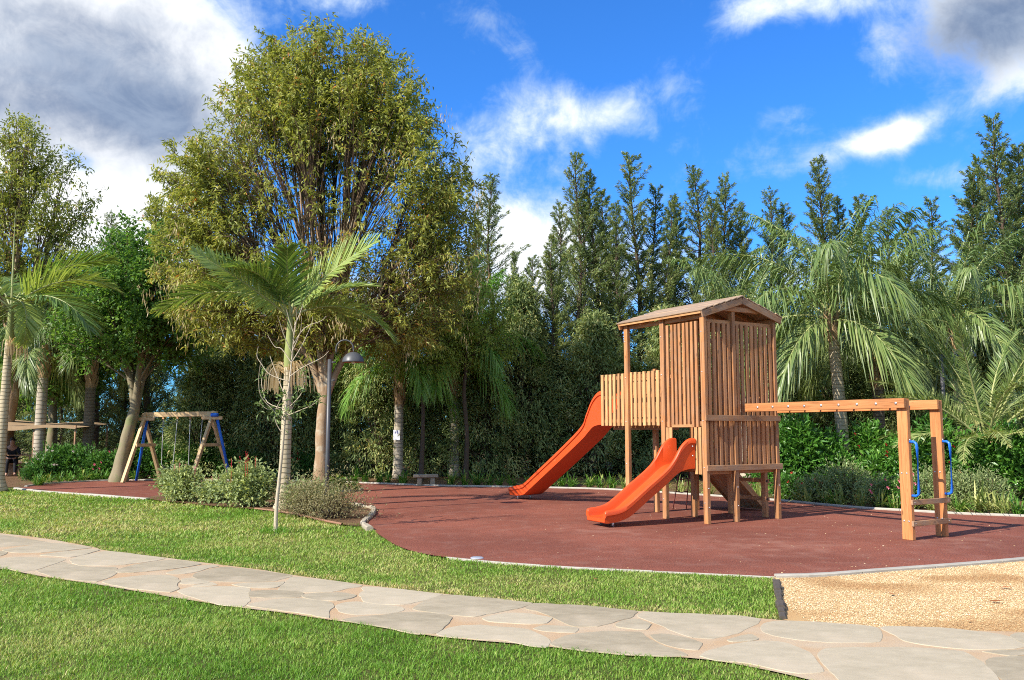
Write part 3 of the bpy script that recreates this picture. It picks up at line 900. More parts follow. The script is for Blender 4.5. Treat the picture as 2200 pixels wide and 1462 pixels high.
def build_tower():
    t = empty('play_tower', (TX, TY, 0.02), TH, 'tall slatted wooden play tower with gabled plank roof and raised deck', 'play tower')
    W, WP, WW = M['wood'], M['wood_pale'], M['wood_worn']
    posts = [(0, 0, 3.62), (0, 1.05, 3.62), (0, 2.1, 3.62), (1.73, 0, 3.62), (0.69, 0.0, 3.74), (0.69, 1.05, 3.7), (0.69, 2.1, 2.8), (1.73, 1.15, 3.56), (1.73, 2.1, 3.56), (1.73, 0.30, 0.94)]
    for (a, b, h) in posts:
        # two planks side by side make one post
        po = board('post', t, (a, b, 0), (a, b, h), 0.105, 0.075, M['wood'], X, 0.006)
        if (a, b) in ((0, 0), (0, 1.05), (0, 2.1)):
            for z in (0.35, 0.95, 1.75, 2.6, 3.3):
                if z < h:
                    bolt(t, (a - 0.039, b + 0.012, z + 0.03 * a), (-1, 0, 0), 0.012, 0.006)
        if b == 0:
            for z in (0.28, 0.6):
                bolt(t, (a, b - 0.054, z), (0, -1, 0), 0.012, 0.006)
    # right wall: slats above and below the band boards
    n = 0
    for lo, hi, cnt in ((0.045, 0.645, 5), (0.735, 1.685, 8)):
        for i in range(cnt):
            a = lo + (hi - lo) * (i + 0.5) / cnt + random.uniform(-.006, .006)
            h = random.uniform(-.015, .015)
            board('slat', t, (a, -0.01, 1.80), (a + random.uniform(-.006, .006), -0.01, 3.47 + h), 0.042, 0.07, W, X)
            a2 = a + random.uniform(-.012, .012)
            board('slat', t, (a2, -0.01, 0.94), (a2 + random.uniform(-.006, .006), -0.01, 1.79), 0.042, 0.07, W, X)
            for z in (3.40, 1.70):
                bolt(t, (a, -0.027, z), (0, -1, 0), 0.006, 0.003, M['black'], 'screw')
            n += 1
    board('band_board', t, (-0.05, -0.072, 0.94), (1.80, -0.072, 0.94), 0.034, 0.10, WW, Zv)
    board('band_board', t, (-0.06, -0.072, 1.80), (1.78, -0.072, 1.80), 0.034, 0.10, WW, Zv)
    board('top_plate', t, (0.0, 0.03, 3.50), (1.73, 0.03, 3.50), 0.045, 0.07, W, Zv)
    board('backing_rail', t, (0.0, 0.035, 1.82), (1.73, 0.035, 1.82), 0.04, 0.09, W, Zv)
    board('backing_rail', t, (0.0, 0.035, 0.98), (1.73, 0.035, 0.98), 0.04, 0.09, W, Zv)
    # left wall of the tower
    for i in range(8):
        b = 0.115 + (0.955 - 0.115) * (i + 0.5) / 8 + random.uniform(-.006, .006)
        board('slat', t, (-0.012, b, 1.645 + random.uniform(-.006, .006)), (-0.012, b + random.uniform(-.006, .006), 3.5), 0.062, 0.042, W, X)
        bolt(t, (-0.029, b, 1.70), (-1, 0, 0), 0.006, 0.003, M['black'], 'screw')
    for b in (0.115, 0.215, 0.86, 0.945):
        board('slat', t, (-0.014, b, 0.83), (-0.014, b, 1.64), 0.07, 0.032, WP, X)
    board('backing_rail', t, (0.03, 0.06, 1.70), (0.03, 1.0, 1.70), 0.09, 0.036, W, X)
    board('backing_rail', t, (0.03, 0.06, 0.93), (0.03, 1.0, 0.93), 0.09, 0.036, W, X)
    board('top_plate', t, (0.03, 0.0, 3.58), (0.03, 2.2, 3.58), 0.08, 0.045, W, X)
    board('top_plate', t, (1.70, 0.0, 3.58), (1.70, 2.2, 3.58), 0.08, 0.045, W, X)
    board('header_board', t, (-0.03, 0.28, 1.665), (-0.03, 0.80, 1.665), 0.05, 0.02, WP, X)
    # raised deck rail, slats proud of the rail
    for i in range(15):
        b = 1.13 + i * 0.130 + random.uniform(-.005, .005)
        board('slat', t, (0.045, b, 1.675 + random.uniform(-.005, .005)), (0.045, b + random.uniform(-.004, .004), 2.70 + random.uniform(-.006, .006)), 0.078, 0.034, WP, X)
        for z in (1.74, 2.64):
            bolt(t, (0.031, b, z), (-1, 0, 0), 0.006, 0.003, M['black'], 'screw')
        board('slat', t, (0.665, b, 1.675), (0.665, b, 2.72), 0.07, 0.034, W, X)
    for a in (0.08, 0.63):
        for z in (1.77, 2.24, 2.62):
            board('backing_rail', t, (a, 1.07, z), (a, 2.99, z), 0.07, 0.036, W, X)
    # back wall
    for i in range(9):
        a = 0.78 + i * 0.108
        board('slat', t, (a, 1.12, 1.0), (a, 1.12, 3.4), 0.032, 0.06, W, X)
    board('backing_rail', t, (0.69, 1.09, 1.85), (1.73, 1.09, 1.85), 0.03, 0.09, W, Zv)
    board('backing_rail', t, (0.69, 1.09, 3.3), (1.73, 1.09, 3.3), 0.03, 0.09, W, Zv)
    for i in range(5):
        b = 0.2 + i * 0.19
        board('slat', t, (1.745, b, 1.0), (1.745, b, 2.3), 0.066, 0.03, W, X)
    # floors
    for i in range(14):
        b = 1.115 + i * 0.134
        board('deck_plank', t, (0.085, b, 1.725), (0.625, b, 1.725), 0.125, 0.028, W, Zv)
    for i in range(15):
        b = 0.10 + i * 0.135
        board('floor_plank', t, (0.06 if b < 1.05 else 0.74, b, 0.965), (1.70, b, 0.965), 0.127, 0.028, W, Zv)
    for b in (0.075, 1.0, 2.0):
        board('joist', t, (0.06 if b < 1.05 else 0.74, b, 0.89), (1.70, b, 0.89), 0.045, 0.12, W, Zv)
    board('deck_joist', t, (0.345, 1.07, 1.655), (0.345, 2.98, 1.655), 0.045, 0.11, W, Zv)
    # roof
    ax, rz, ez, over = 0.865, 3.975, 3.665, 1.0
    b0, b1 = -0.12, 2.24
    roof = board('ridge_beam', t, (ax, b0 + .03, rz - 0.10), (ax, b1, rz - 0.10), 0.045, 0.10, W, Zv)
    for sgn in (-1, 1):
        d = Vector((sgn * over, 0, ez - rz))
        Ls = d.length
        dn = d.normalized()
        nr = Vector((-dn.z * sgn, 0, dn.x * sgn))
        if nr.z < 0:
            nr = -nr
        k = 7
        for i in range(k):
            c = Vector((ax, 0, rz)) + dn * (Ls * (i + 0.5) / k) + nr * (0.004 + 0.0 * i)
            j0, j1 = random.uniform(-.02, .02), random.uniform(-.03, .03)
            tilt = nr + dn * 0.09                       # lapped: each plank's lower edge rides over the next
            board('roof_plank', t, (c.x, b0 + j0, c.z), (c.x, b1 + j1, c.z), Ls / k + 0.03, 0.02, M['roof_wood'], tilt)
        for b in (b0 + 0.018, b1 - 0.05):
            p0 = Vector((ax, b, rz)) + dn * 0.02 - nr * 0.075
            p1 = Vector((ax, b, rz)) + dn * (Ls + 0.01) - nr * 0.075
            board('barge_board', t, p0, p1, 0.034, 0.115, M['wood_worn'] if b < 0 else W, nr)
        for b in (0.5, 1.05, 1.6):
            p0 = Vector((ax, b, rz)) + dn * 0.05 - nr * 0.06
            p1 = Vector((ax, b, rz)) + dn * (Ls - 0.03) - nr * 0.06
            board('rafter', t, p0, p1, 0.045, 0.08, W, nr)
        e = Vector((ax, 0, rz)) + dn * (Ls - 0.012) - nr * 0.038
        board('eave_board', t, (e.x, b0 + .05, e.z), (e.x, b1 - .02, e.z), 0.028, 0.045, WP, nr)
    board('tie_beam', t, (0.40, -0.055, 3.735), (1.33, -0.055, 3.735), 0.03, 0.085, W, Zv)
    # climbing ramp, ladder rungs and rope ladder behind
    for i in range(6):
        b = 1.30 + i * 0.145
        board('ramp_plank', t, (1.76, b, 0.96), (2.78, b, 0.02), 0.138, 0.024, M['wood_worn'], (0.68, 0, 0.74))
    for b in (1.24, 2.10):
        board('ramp_edge', t, (1.74, b, 0.95), (2.83, b, 0.0), 0.03, 0.11, W, (0.68, 0, 0.74))
    for z in (0.33, 0.66):
        board('rung', t, (1.79, 0.25, z), (1.79, 1.22, z), 0.032, 0.07, W, Zv)
        bolt(t, (1.735, 0.245, z), (0, -1, 0), 0.02, 0.01, M['black'])
    for a in (1.36, 1.66):
        rod('rope', t, [(a, 2.17, 0.95), (a + 0.0, 2.25, 0.5), (a - 0.03 + 0.06 * (a > 1.5), 2.36, 0.0)], 0.011, M['rope'], 6)
    for z, w in ((0.62, .0), (0.36, .01)):
        rod('rope_rung', t, [(1.36 - w, 2.2 + (0.95 - z) * .14, z), (1.51, 2.2 + (0.95 - z) * .14, z - 0.02), (1.66 + w, 2.2 + (0.95 - z) * .14, z)], 0.011, M['rope'], 6)
    return t


build_tower()


def slide(name, loc, rz, path_, width, label):
    """path_: stations (run, floor z, rim z, bottom z)"""
    r = empty(name, loc, rz, label, 'slide', 'orange plastic slides')
    P = catmull(np.array(path_), 6, False)
    k = len(P)
    w = width / 2
    secs = []
    for (x, zf, zr, zb) in P:
        rr = 0.028
        prof = [(-w + 0.03, zb), (-w + 0.018, zr - 0.10), (-w - 0.006, zr - 0.085), (-w - 0.006, zr - rr), (-w + rr * 0.35, zr - rr * 0.2), (-w + rr, zr), (-w + rr * 1.9, zr - rr * 0.3), (-w + rr * 2.3, zr - rr),
                (-w + 0.07, zf + 0.06), (-w + 0.085, zf + 0.018), (-w + 0.12, zf)]
        full = prof + [(0, zf)] + [(-a, b) for a, b in prof[::-1]]
        secs.append([(x, y, z) for y, z in full])
    m_ = len(secs[0])
    V = np.array(secs).reshape(-1, 3)
    i = np.arange(k - 1)[:, None] * m_
    j = np.arange(m_)[None]
    j2 = (j + 1) % m_
    q = np.stack([i + j, i + m_ + j, i + m_ + j2, i + j2], -1).reshape(-1, 4)
    me = mesh_np('chute', V, [q, np.arange(m_)[None], ((k - 1) * m_ + np.arange(m_))[None]], None, M['slide'], True)
    bm = bmesh.new()
    bm.from_mesh(me)
    bmesh.ops.triangulate(bm, faces=[f for f in bm.faces if len(f.verts) > 4])
    bmesh.ops.recalc_face_normals(bm, faces=bm.faces)
    for e in bm.edges:
        e.smooth = len(e.link_faces) == 2 and e.calc_face_angle(0) < R(38)
    bm.to_mesh(me)
    bm.free()
    o = obj('chute', me, None, r)
    for x_, f_ in ((0.06, 0.35), (0.06, 0.7)):
        for sg in (-1, 1):
            bolt(r, (x_, sg * (w - 0.008), P[0][1] + (P[0][2] - P[0][1]) * f_), (0, sg, 0), 0.016, 0.012)
    xe, zf = P[-1][0], P[-1][3]
    for y in (-w * 0.6, w * 0.6):
        rod('foot', r, [(xe - 0.22, y, -0.02), (xe - 0.22, y, zf + 0.03)], 0.02, M['steel'], 8)
    return r


def tower_pt(a, b):
    c, s_ = math.cos(TH), math.sin(TH)
    return TX + a * c - b * s_, TY + a * s_ + b * c


p = tower_pt(-0.02, 0.50)
slide('slide', (p[0], p[1], 0.02), TH + R(180) - R(6),
      [(0.0, 0.99, 1.45, 0.93), (0.14, 0.985, 1.44, 0.92), (0.30, 0.95, 1.31, 0.88), (0.45, 0.86, 1.09, 0.79), (0.62, 0.73, 0.92, 0.66), (1.0, 0.46, 0.655, 0.40), (1.30, 0.245, 0.44, 0.19), (1.46, 0.175, 0.345, 0.12), (1.62, 0.145, 0.30, 0.085), (1.80, 0.14, 0.28, 0.07), (1.84, 0.145, 0.25, 0.09)],
      0.62, 'short orange plastic slide leaving the low opening of the tower, in front')
p = tower_pt(0.355, 2.93)
slide('slide', (p[0], p[1], 0.02), TH + R(90) + R(1.5),
      [(0.0, 1.75, 2.40, 1.71), (0.22, 1.74, 2.37, 1.70), (0.42, 1.70, 2.22, 1.66), (0.60, 1.58, 1.95, 1.54), (0.80, 1.43, 1.67, 1.40), (1.6, 0.965, 1.17, 0.93), (2.5, 0.45, 0.655, 0.415), (2.86, 0.245, 0.45, 0.21), (3.05, 0.16, 0.36, 0.12), (3.35, 0.13, 0.31, 0.085), (3.60, 0.13, 0.27, 0.09)],
      0.58, 'long orange plastic slide running from the raised deck away to the left')


def build_monkey_bars():
    t = empty('monkey_bars', (TX, TY, 0.02), TH, 'overhead wooden monkey bars joining the tower to two posts with blue handles', 'monkey bars')
    B = M['wood_beam']
    z = 1.985
    for a, side in ((0.985, -1), (1.795, 1)):
        po = board('post', t, (a, -3.10, 0), (a, -3.10, 2.05 if side < 0 else 2.04), 0.17, 0.075, B, X, 0.008)
        hx = 0
        pts = [(a, -3.18, 1.42), (a, -3.25, 1.42), (a, -3.285, 1.395), (a, -3.295, 1.34), (a, -3.295, 0.72), (a, -3.285, 0.665), (a, -3.25, 0.64), (a, -3.18, 0.64)]
        rod('handle', t, pts, 0.019, M['blue'], 8)
        for zz in (0.27, 0.96):
            for bb in (-3.14, -3.06):
                bolt(t, (a - 0.038, bb, zz), (-1, 0, 0), 0.013, 0.008)
        bolt(t, (a, -3.187, 1.45), (0, -1, 0), 0.012, 0.008)
    near = board('rail', t, (0.915, -3.19, z), (0.915, -0.075, z), 0.065, 0.145, B, Zv, 0.006)
    far = board('rail', t, (1.725, -3.19, z - 0.01), (1.725, -0.075, z - 0.01), 0.06, 0.145, B, Zv, 0.006)
    for i in range(9):
        b = -3.06 + i * 0.335
        bolt(t, (0.882, b, z), (-1, 0, 0), 0.022, 0.014)
        if 0 < i < 9:
            rod('rung', t, [(0.95, b, z - 0.028), (1.69, b, z - 0.028)], 0.017, M['blue'], 8)
    bolt(t, (1.755, -3.11, 1.985), (-1, 0, 0), 0.022, 0.02, M['terracotta'])
    for zz in (0.24, 0.545):
        board('step_board', t, (0.93, -3.205, zz), (1.86, -3.205, zz), 0.035, 0.075, M['wood_worn'], Zv)
        for a in (0.985, 1.795):
            bolt(t, (a, -3.224, zz), (0, -1, 0), 0.008, 0.004)
    return t


build_monkey_bars()


def build_swing():
    fl, bl, fr, br = Vector((-11.80, 26.4, 0)), Vector((-11.50, 28.5, 0)), Vector((-9.62, 26.0, 0)), Vector((-9.10, 28.2, 0))
    al, ar = Vector((-11.60, 27.40, 2.02)), Vector((-9.36, 27.10, 2.05))
    t = empty('swing_set', (-10.5, 27.2, 0.02), 0, 'wooden A-frame swing set with two blue poles and two hanging swings', 'swing set')
    o0 = Vector((-10.5, 27.2, 0))
    W = M['wood_swing']
    d = (ar - al).normalized()
    for f_, b_, a_ in ((fl, bl, al), (fr, br, ar)):
        board('leg', t, f_ - o0, a_ - o0 + Vector((0, 0, 0.10)) + (a_ - f_).normalized() * .03, 0.12, 0.09, W, d)
        board('leg', t, b_ - o0, a_ - o0 + Vector((0, 0, 0.08)) - d * 0.1, 0.12, 0.09, W, d)
        m1, m2 = f_.lerp(a_, 0.56), b_.lerp(a_, 0.56)
        board('cross_brace', t, m1 - o0 + d * 0.06 - (m2 - m1) * 0.08, m2 - o0 + d * 0.06 + (m2 - m1) * 0.08, 0.05, 0.10, W, Zv)
        board('cap_board', t, a_ - o0 + Vector((-.3, -.12, -0.07)), a_ - o0 + Vector((.32, -.12, -0.07)), 0.05, 0.10, W, Zv)
    board('top_beam', t, al - o0 - d * 0.02 + Vector((0, 0, .06)), ar - o0 + d * 0.12 + Vector((0, 0, .06)), 0.10, 0.15, W, Zv)
    rod('blue_pole', t, [(-11.95 - o0.x, 27.7 - o0.y, 0), (al.x - o0.x, al.y - o0.y + .1, 1.95)], 0.042, M['blue'], 10)
    rod('blue_pole', t, [(-8.90 - o0.x, 27.55 - o0.y, 0), (ar.x - o0.x + .12, ar.y - o0.y - .08, 2.05)], 0.042, M['blue'], 10)
    rod('pole_joint', t, [(ar.x - o0.x - .02, ar.y - o0.y - .16, 2.07), (ar.x - o0.x + .2, ar.y - o0.y - .16, 2.07)], 0.06, M['blue'], 10)
    for f0, f1 in ((0.26, 0.47), (0.66, 0.84)):
        q0, q1 = al.lerp(ar, f0) - o0, al.lerp(ar, f1) - o0
        for q, off in ((q0, 0.0), (q1, -0.08)):
            rod('chain', t, [(q.x, q.y, 1.98), (q.x + off * .5, q.y, 1.2), (q.x + off, q.y, 0.55), (q.x + (0.09 if q is q0 else -0.16), q.y, 0.42)], 0.012, M['chain'], 6)
            board('chain_bracket', t, (q.x - .03, q.y, 1.99), (q.x + .03, q.y, 1.99), 0.06, 0.09, M['wood_pale'], Zv)
        board('swing_seat', t, (q0.x + .07, q0.y, 0.41), (q1.x - .14, q1.y, 0.41), 0.17, 0.025, M['black'], Zv)


build_swing()


def lamp_geo(r, ht, face=1):
    rod('post', r, [(0, 0, 0), (0, 0, 1.4), (0, 0, ht)], np.array([0.062, 0.056, 0.052]), M['lamp'], 14)
    ob = obj('base_plate', lathe([(0.13, 0), (0.13, 0.02), (0.07, 0.03), (0.065, 0.1), (0.06, 0.1)], 14), M['lamp'], r)
    ax = 0.17 * face
    pts = [(ax, 0, ht - 0.75), (ax, 0, ht + 0.15)] + [(ax + face * 0.24 * (1 - math.cos(q)), 0, ht + 0.3 + 0.24 * math.sin(q)) for q in np.linspace(0, math.pi, 12)] + [(ax + face * 0.48, 0, ht + 0.2)]
    rod('arm', r, pts, 0.02, M['lamp'], 8)
    for z in (ht - 0.08, ht - 0.58):
        rod('bracket', r, [(0.04 * face, 0, z), (ax, 0, z)], 0.022, M['lamp'], 8)
    sh = obj('lamp_shade', lathe([(0.001, 0.29), (0.05, 0.285), (0.12, 0.265), (0.2, 0.215), (0.27, 0.13), (0.30, 0.03), (0.305, 0.0), (0.295, -0.005), (0.285, 0.01), (0.25, 0.11), (0.15, 0.2), (0.02, 0.24)], 24), M['lamp'], r)
    sh.location = (ax + face * 0.48, 0, ht - 0.08)
    bu = obj('reflector', lathe([(0.275, -0.002), (0.2, 0.03), (0.09, 0.04), (0.001, 0.04)], 24), M['lamp_inner'], sh)
    gl = obj('bulb', lathe([(0.04, 0.05), (0.05, 0.0), (0.035, -0.04), (0.001, -0.055)], 12), M['white'], sh)


lx, ly = gp(701, 1104)
lr = empty('street_lamp', (lx, ly, 0.03), 0, 'charcoal garden lamp with curved arm and dome shade in the island bed', 'lamp')
lamp_geo(lr, 4.16)
lr.scale = (0.715,) * 3
lr2 = empty('street_lamp', (11.9, 23.8, 0.0), 0, 'dark lamp post half hidden by palm fronds behind the monkey bars', 'lamp')
lamp_geo(lr2, 3.7)

# ------------------------------------------------------------------ broadleaf trees
def kmeans(P, k, it=6):
    c = P[RNG.choice(len(P), k, replace=False)]
    for _ in range(it):
        lab = ((P[:, None] - c[None]) ** 2).sum(-1).argmin(1)
        for i in range(k):
            if (lab == i).any():
                c[i] = P[lab == i].mean(0)
    return lab


def broadleaf(name, base, trunk, tips, limbs, subs, leaf, label, group=None, trunk_r=0.2, bark=None, leafmat=None, per=(6, 14), tw=0.55, seeds=0, dens=None, spread=1.0, trunk_mesh_sides=12, hang=0.35, tintf=None):
    """trunk: list of points (relative to base); tips: twig ends (relative)"""
    r = empty(name, base, 0, label, 'tree', group)
    wood, tw_s, lf, sd = Soup(), Soup(), Soup(), Soup()
    trunk = np.asarray(trunk, dtype=float)
    tr = np.linspace(1.0, 0.72, len(trunk)) * trunk_r
    tr[0] *= 1.35
    tp = catmull(np.c_[trunk, tr], 5, False)
    wood.tube(tp[:, :3], tp[:, 3] * (1 + 0.05 * np.sin(np.arange(len(tp)) * 1.7)), trunk_mesh_sides)
    F = trunk[-1]
    tips = np.asarray(tips)
    flat = tips.copy()
    flat[:, 2] *= 0.5
    lab = kmeans(flat, limbs)
    LP, LD, LL, LT = [], [], [], []
    for i in range(limbs):
        T1 = tips[lab == i]
        if not len(T1):
            continue
        c1 = T1.mean(0)
        n1 = F + (c1 - F) * 0.42 + np.array([0, 0, 0.25 * abs(c1[2] - F[2]) * 0.3])
        m = F + np.array([(n1[0] - F[0]) * 0.35, (n1[1] - F[1]) * 0.35, (n1[2] - F[2]) * 0.6])
        start = trunk[-1] - np.array([0, 0, 0.12])
        cv = bez(start, start + (m - start) * 0.5, m, n1, 9)
        r1 = trunk_r * 0.55
        wood.tube(cv, np.linspace(trunk_r * 0.62, r1 * 0.55, 9), 8)
        k2 = max(1, min(subs, len(T1) // 3))
        lab2 = kmeans(T1, k2) if k2 > 1 else np.zeros(len(T1), int)
        for j in range(k2):
            T2 = T1[lab2 == j]
            if not len(T2):
                continue
            c2 = T2.mean(0)
            q0 = cv[RNG.integers(4, 9)]
            n2 = q0 + (c2 - q0) * 0.6
            n2[2] += 0.05 * abs(c2[2] - q0[2])
            cv2 = bez(q0, q0 + (n2 - q0) * np.array([0.3, 0.3, 0.45]), q0 + (n2 - q0) * np.array([0.65, 0.65, 0.8]), n2, 7)
            wood.tube(cv2, np.linspace(r1 * 0.34, r1 * 0.13, 7), 6)
            for tip in T2:
                a0 = cv2[RNG.integers(2, 7)]
                dd = tip - a0
                cv3 = bez(a0, a0 + dd * np.array([0.3, 0.3, 0.45]), a0 + dd * np.array([0.7, 0.7, 0.85]), tip, 6)
                tw_s.tube(cv3, np.linspace(r1 * 0.10 + 0.004, 0.005, 6), 4)
                d_ = 1.0 if dens is None else dens(tip)
                nt = max(1, int(round(per[0] * d_)))
                for q in range(nt):
                    u = RNG.uniform(0.35, 1.0)
                    b0 = cv3[min(5, int(u * 5.999))] * (1 - (u * 5) % 1) + cv3[min(5, int(u * 5) + 1)] * ((u * 5) % 1)
                    dr = unit(dd) * 0.7 + RNG.normal(0, 0.75, 3) * spread
                    dr = unit(dr)
                    ln = tw * RNG.uniform(0.6, 1.4)
                    e = b0 + dr * ln - np.array([0, 0, hang * ln * 0.3])
                    if q < 3:
                        tw_s.tube(np.array([b0, (b0 + e) / 2 + [0, 0, 0.04], e]), np.array([0.009, 0.006, 0.003]), 3)
                    nl = RNG.poisson(per[1])
                    s_ = RNG.uniform(0.15, 1.05, nl)[:, None]
                    Pp = b0 + (e - b0) * s_ + RNG.normal(0, 0.055 * tw / 0.5, (nl, 3))
                    Dd = dr * 0.5 + RNG.normal(0, 0.7, (nl, 3)) - np.array([0, 0, hang])
                    LP.append(Pp)
                    LD.append(Dd)
                    tb = RNG.uniform(0.15, 0.75) if tintf is None else tintf(tip)
                    LT.append(np.clip(tb + RNG.normal(0, 0.14, nl), 0, 1))
                if seeds and RNG.random() < seeds(tip):
                    n_ = 26
                    c_ = tip + RNG.normal(0, 0.25, 3)
                    Pp = c_ + RNG.normal(0, 1, (n_, 3)) * [0.13, 0.13, 0.2]
                    sd.leaves(Pp, np.tile([0, 0, -1.0], (n_, 1)) + RNG.normal(0, 0.2, (n_, 3)), RNG.uniform(0.1, 0.24, n_), 0.022, RNG.uniform(0, 1, n_))
    P, D, T = np.concatenate(LP), np.concatenate(LD), np.concatenate(LT)
    n = len(P)
    lf.leaves(P, D, RNG.uniform(0.7, 1.25, n) * leaf[0], RNG.uniform(0.8, 1.2, n) * leaf[1], T)
    obj('trunk', wood.mesh('trunk', bark or M['ash_bark'], True), None, r)
    obj('twigs', tw_s.mesh('twigs', M['twig'], True), None, r)
    cr = obj('crown', lf.mesh('crown', leafmat), None, r)
    if sd.n:
        obj('seed_tassels', sd.mesh('seed_tassels', M['seed']), None, cr)
    print(name, 'leaves', n)
    return r


def crown_tips(n, prof, cx, cy, shell=0.55, ysq=0.9, seed_noise=0.25):
    """prof: list of (z, radius)"""
    z = np.array([p[0] for p in prof])
    rr = np.array([p[1] for p in prof])
    out = []
    zz = np.linspace(z[0], z[-1], 400)
    w = np.interp(zz, z, rr) + 0.5
    w /= w.sum()
    for _ in range(n):
        h = RNG.choice(zz, p=w)
        a = RNG.uniform(0, 2 * np.pi)
        rad = np.interp(h, z, rr) * (shell + (1 - shell) * RNG.random() ** 0.7) * (1 + seed_noise * (vnoise(np.array([a * 1.3 + 5]), np.array([h * 0.8]), 3)[0] - 0.5))
        if RNG.random() < 0.22:
            rad *= RNG.uniform(0.1, 0.8)
        out.append((cx + rad * math.cos(a), cy + ysq * rad * math.sin(a), h))
    return out


bx, by = gp(687, 1061)
prof = [(z_ * 0.885 + 0.2, r_ * 0.9) for z_, r_ in [(4.1, 3.3), (4.8, 4.3), (5.6, 4.8), (6.6, 5.0), (8.0, 5.0), (9.3, 4.75), (10.4, 4.3), (11.5, 3.55), (12.5, 2.95), (13.3, 2.3), (13.9, 1.6), (14.2, 0.8)]]
broadleaf('ash_tree', (bx, by, 0), [(0, 0, 0), (0.02, 0, 0.8), (0.0, 0.05, 1.7), (0.05, 0.1, 2.5)], crown_tips(1300, prof, -0.35, 0.9, 0.72, 0.6, 0.16), 7, 14, (0.165, 0.047),
          'huge olive green ash tree with dome crown and peeling trunk beside the lamp', trunk_r=0.19, leafmat=M['ash_leaf'], per=(9, 14), tw=0.42,
          seeds=lambda t: 0.3 if t[2] < 6.4 else (0.06 if t[2] < 9.5 else 0.0),
          dens=lambda t: 0.1 if (6.2 < t[2] < 9.8 and abs(t[0] + 0.3) < 2.6) else ((0.5 if t[0] > 0.5 else 0.7) if t[2] < 6.2 else (0.85 if t[2] < 9 else 0.95)), tintf=lambda t: RNG.uniform(0.2, 0.78) if t[2] > 5.5 else RNG.uniform(0.3, 0.8))

wx, wy = gp(254, 1037)
tipsS = crown_tips(300, [(3.9, 1.6), (4.6, 2.5), (5.4, 2.6), (6.6, 2.3), (7.6, 1.6), (8.3, 0.6)], 0.25, 0.2, 0.4)
broadleaf('sweetgum_tree', (wx, wy, 0), [(0, 0, 0), (0.1, 0, 0.8), (0.28, 0, 1.7), (0.42, 0, 2.3)], tipsS, 4, 8, (0.14, 0.095),
          'bright green tree with forked pale trunk behind the swing set', trunk_r=0.22, bark=M['plane_bark'], leafmat=M['green_leaf'], per=(7, 12), tw=0.6, hang=0.2)
q = at(20, 926, 31)
tipsL = crown_tips(300, [(5.6, 2.2), (7.0, 3.2), (8.6, 3.3), (10.2, 2.8), (11.6, 2.2), (12.8, 1.3), (13.2, 0.5)], -0.2, 0, 0.35, seed_noise=0.7)
broadleaf('ash_tree', (q.x, q.y, 0), [(0, 0, 0), (-0.1, 0, 1.5), (0.05, 0, 3.2), (0, 0, 4.4)], tipsL, 5, 9, (0.19, 0.06),
          'tall loose ash tree rising behind the palm at the left edge', trunk_r=0.26, leafmat=M['ash_leaf'], per=(6, 12), tw=0.6, hang=0.5)
q = at(110, 926, 33)
broadleaf('sweetgum_tree', (q.x, q.y, 0), [(0, 0, 0), (0.05, 0, 1.5), (0.0, 0, 2.6)], crown_tips(260, [(3.0, 1.8), (4.5, 2.8), (6.0, 2.7), (7.4, 1.8), (8.2, 0.5)], 0, 0, 0.35), 5, 7, (0.19, 0.13),
          'dark green leafy tree among the palm trunks at the left, behind the canopy', trunk_r=0.2, bark=M['plane_bark'], leafmat=M['green_leaf'], per=(7, 11), tw=0.6, hang=0.3)

q = at(1000, 926, 28.2)
broadleaf('pepper_tree', (q.x, q.y, 0), [(0, 0, 0), (0.05, 0, 1.4), (-0.05, 0, 2.8), (0, 0, 3.6)], crown_tips(170, [(3.9, 1.0), (4.6, 1.6), (5.4, 1.7), (6.2, 1.2), (6.9, 0.4)], 0.0, 0.0, 0.4, 0.8, 0.5), 4, 6, (0.13, 0.03),
          'small light green feathery tree right of the dome tree, behind a palm', trunk_r=0.08, bark=M['cyp_bark'], leafmat=M['light_leaf'], per=(7, 14), tw=0.5, hang=0.9)
q = at(905, 926, 27.4)
broadleaf('pepper_tree', (q.x, q.y, 0), [(0, 0, 0), (0.05, 0, 1.4), (0.05, 0, 2.8), (0, 0, 3.3)], crown_tips(130, [(3.5, 0.9), (4.2, 1.5), (4.9, 1.5), (5.6, 1.0), (6.1, 0.4)], 0.0, 0.0, 0.4, 0.8, 0.5), 4, 5, (0.13, 0.03),
          'small light green feathery tree between the two middle palms', trunk_r=0.07, bark=M['cyp_bark'], leafmat=M['light_leaf'], per=(6, 13), tw=0.5, hang=0.9)

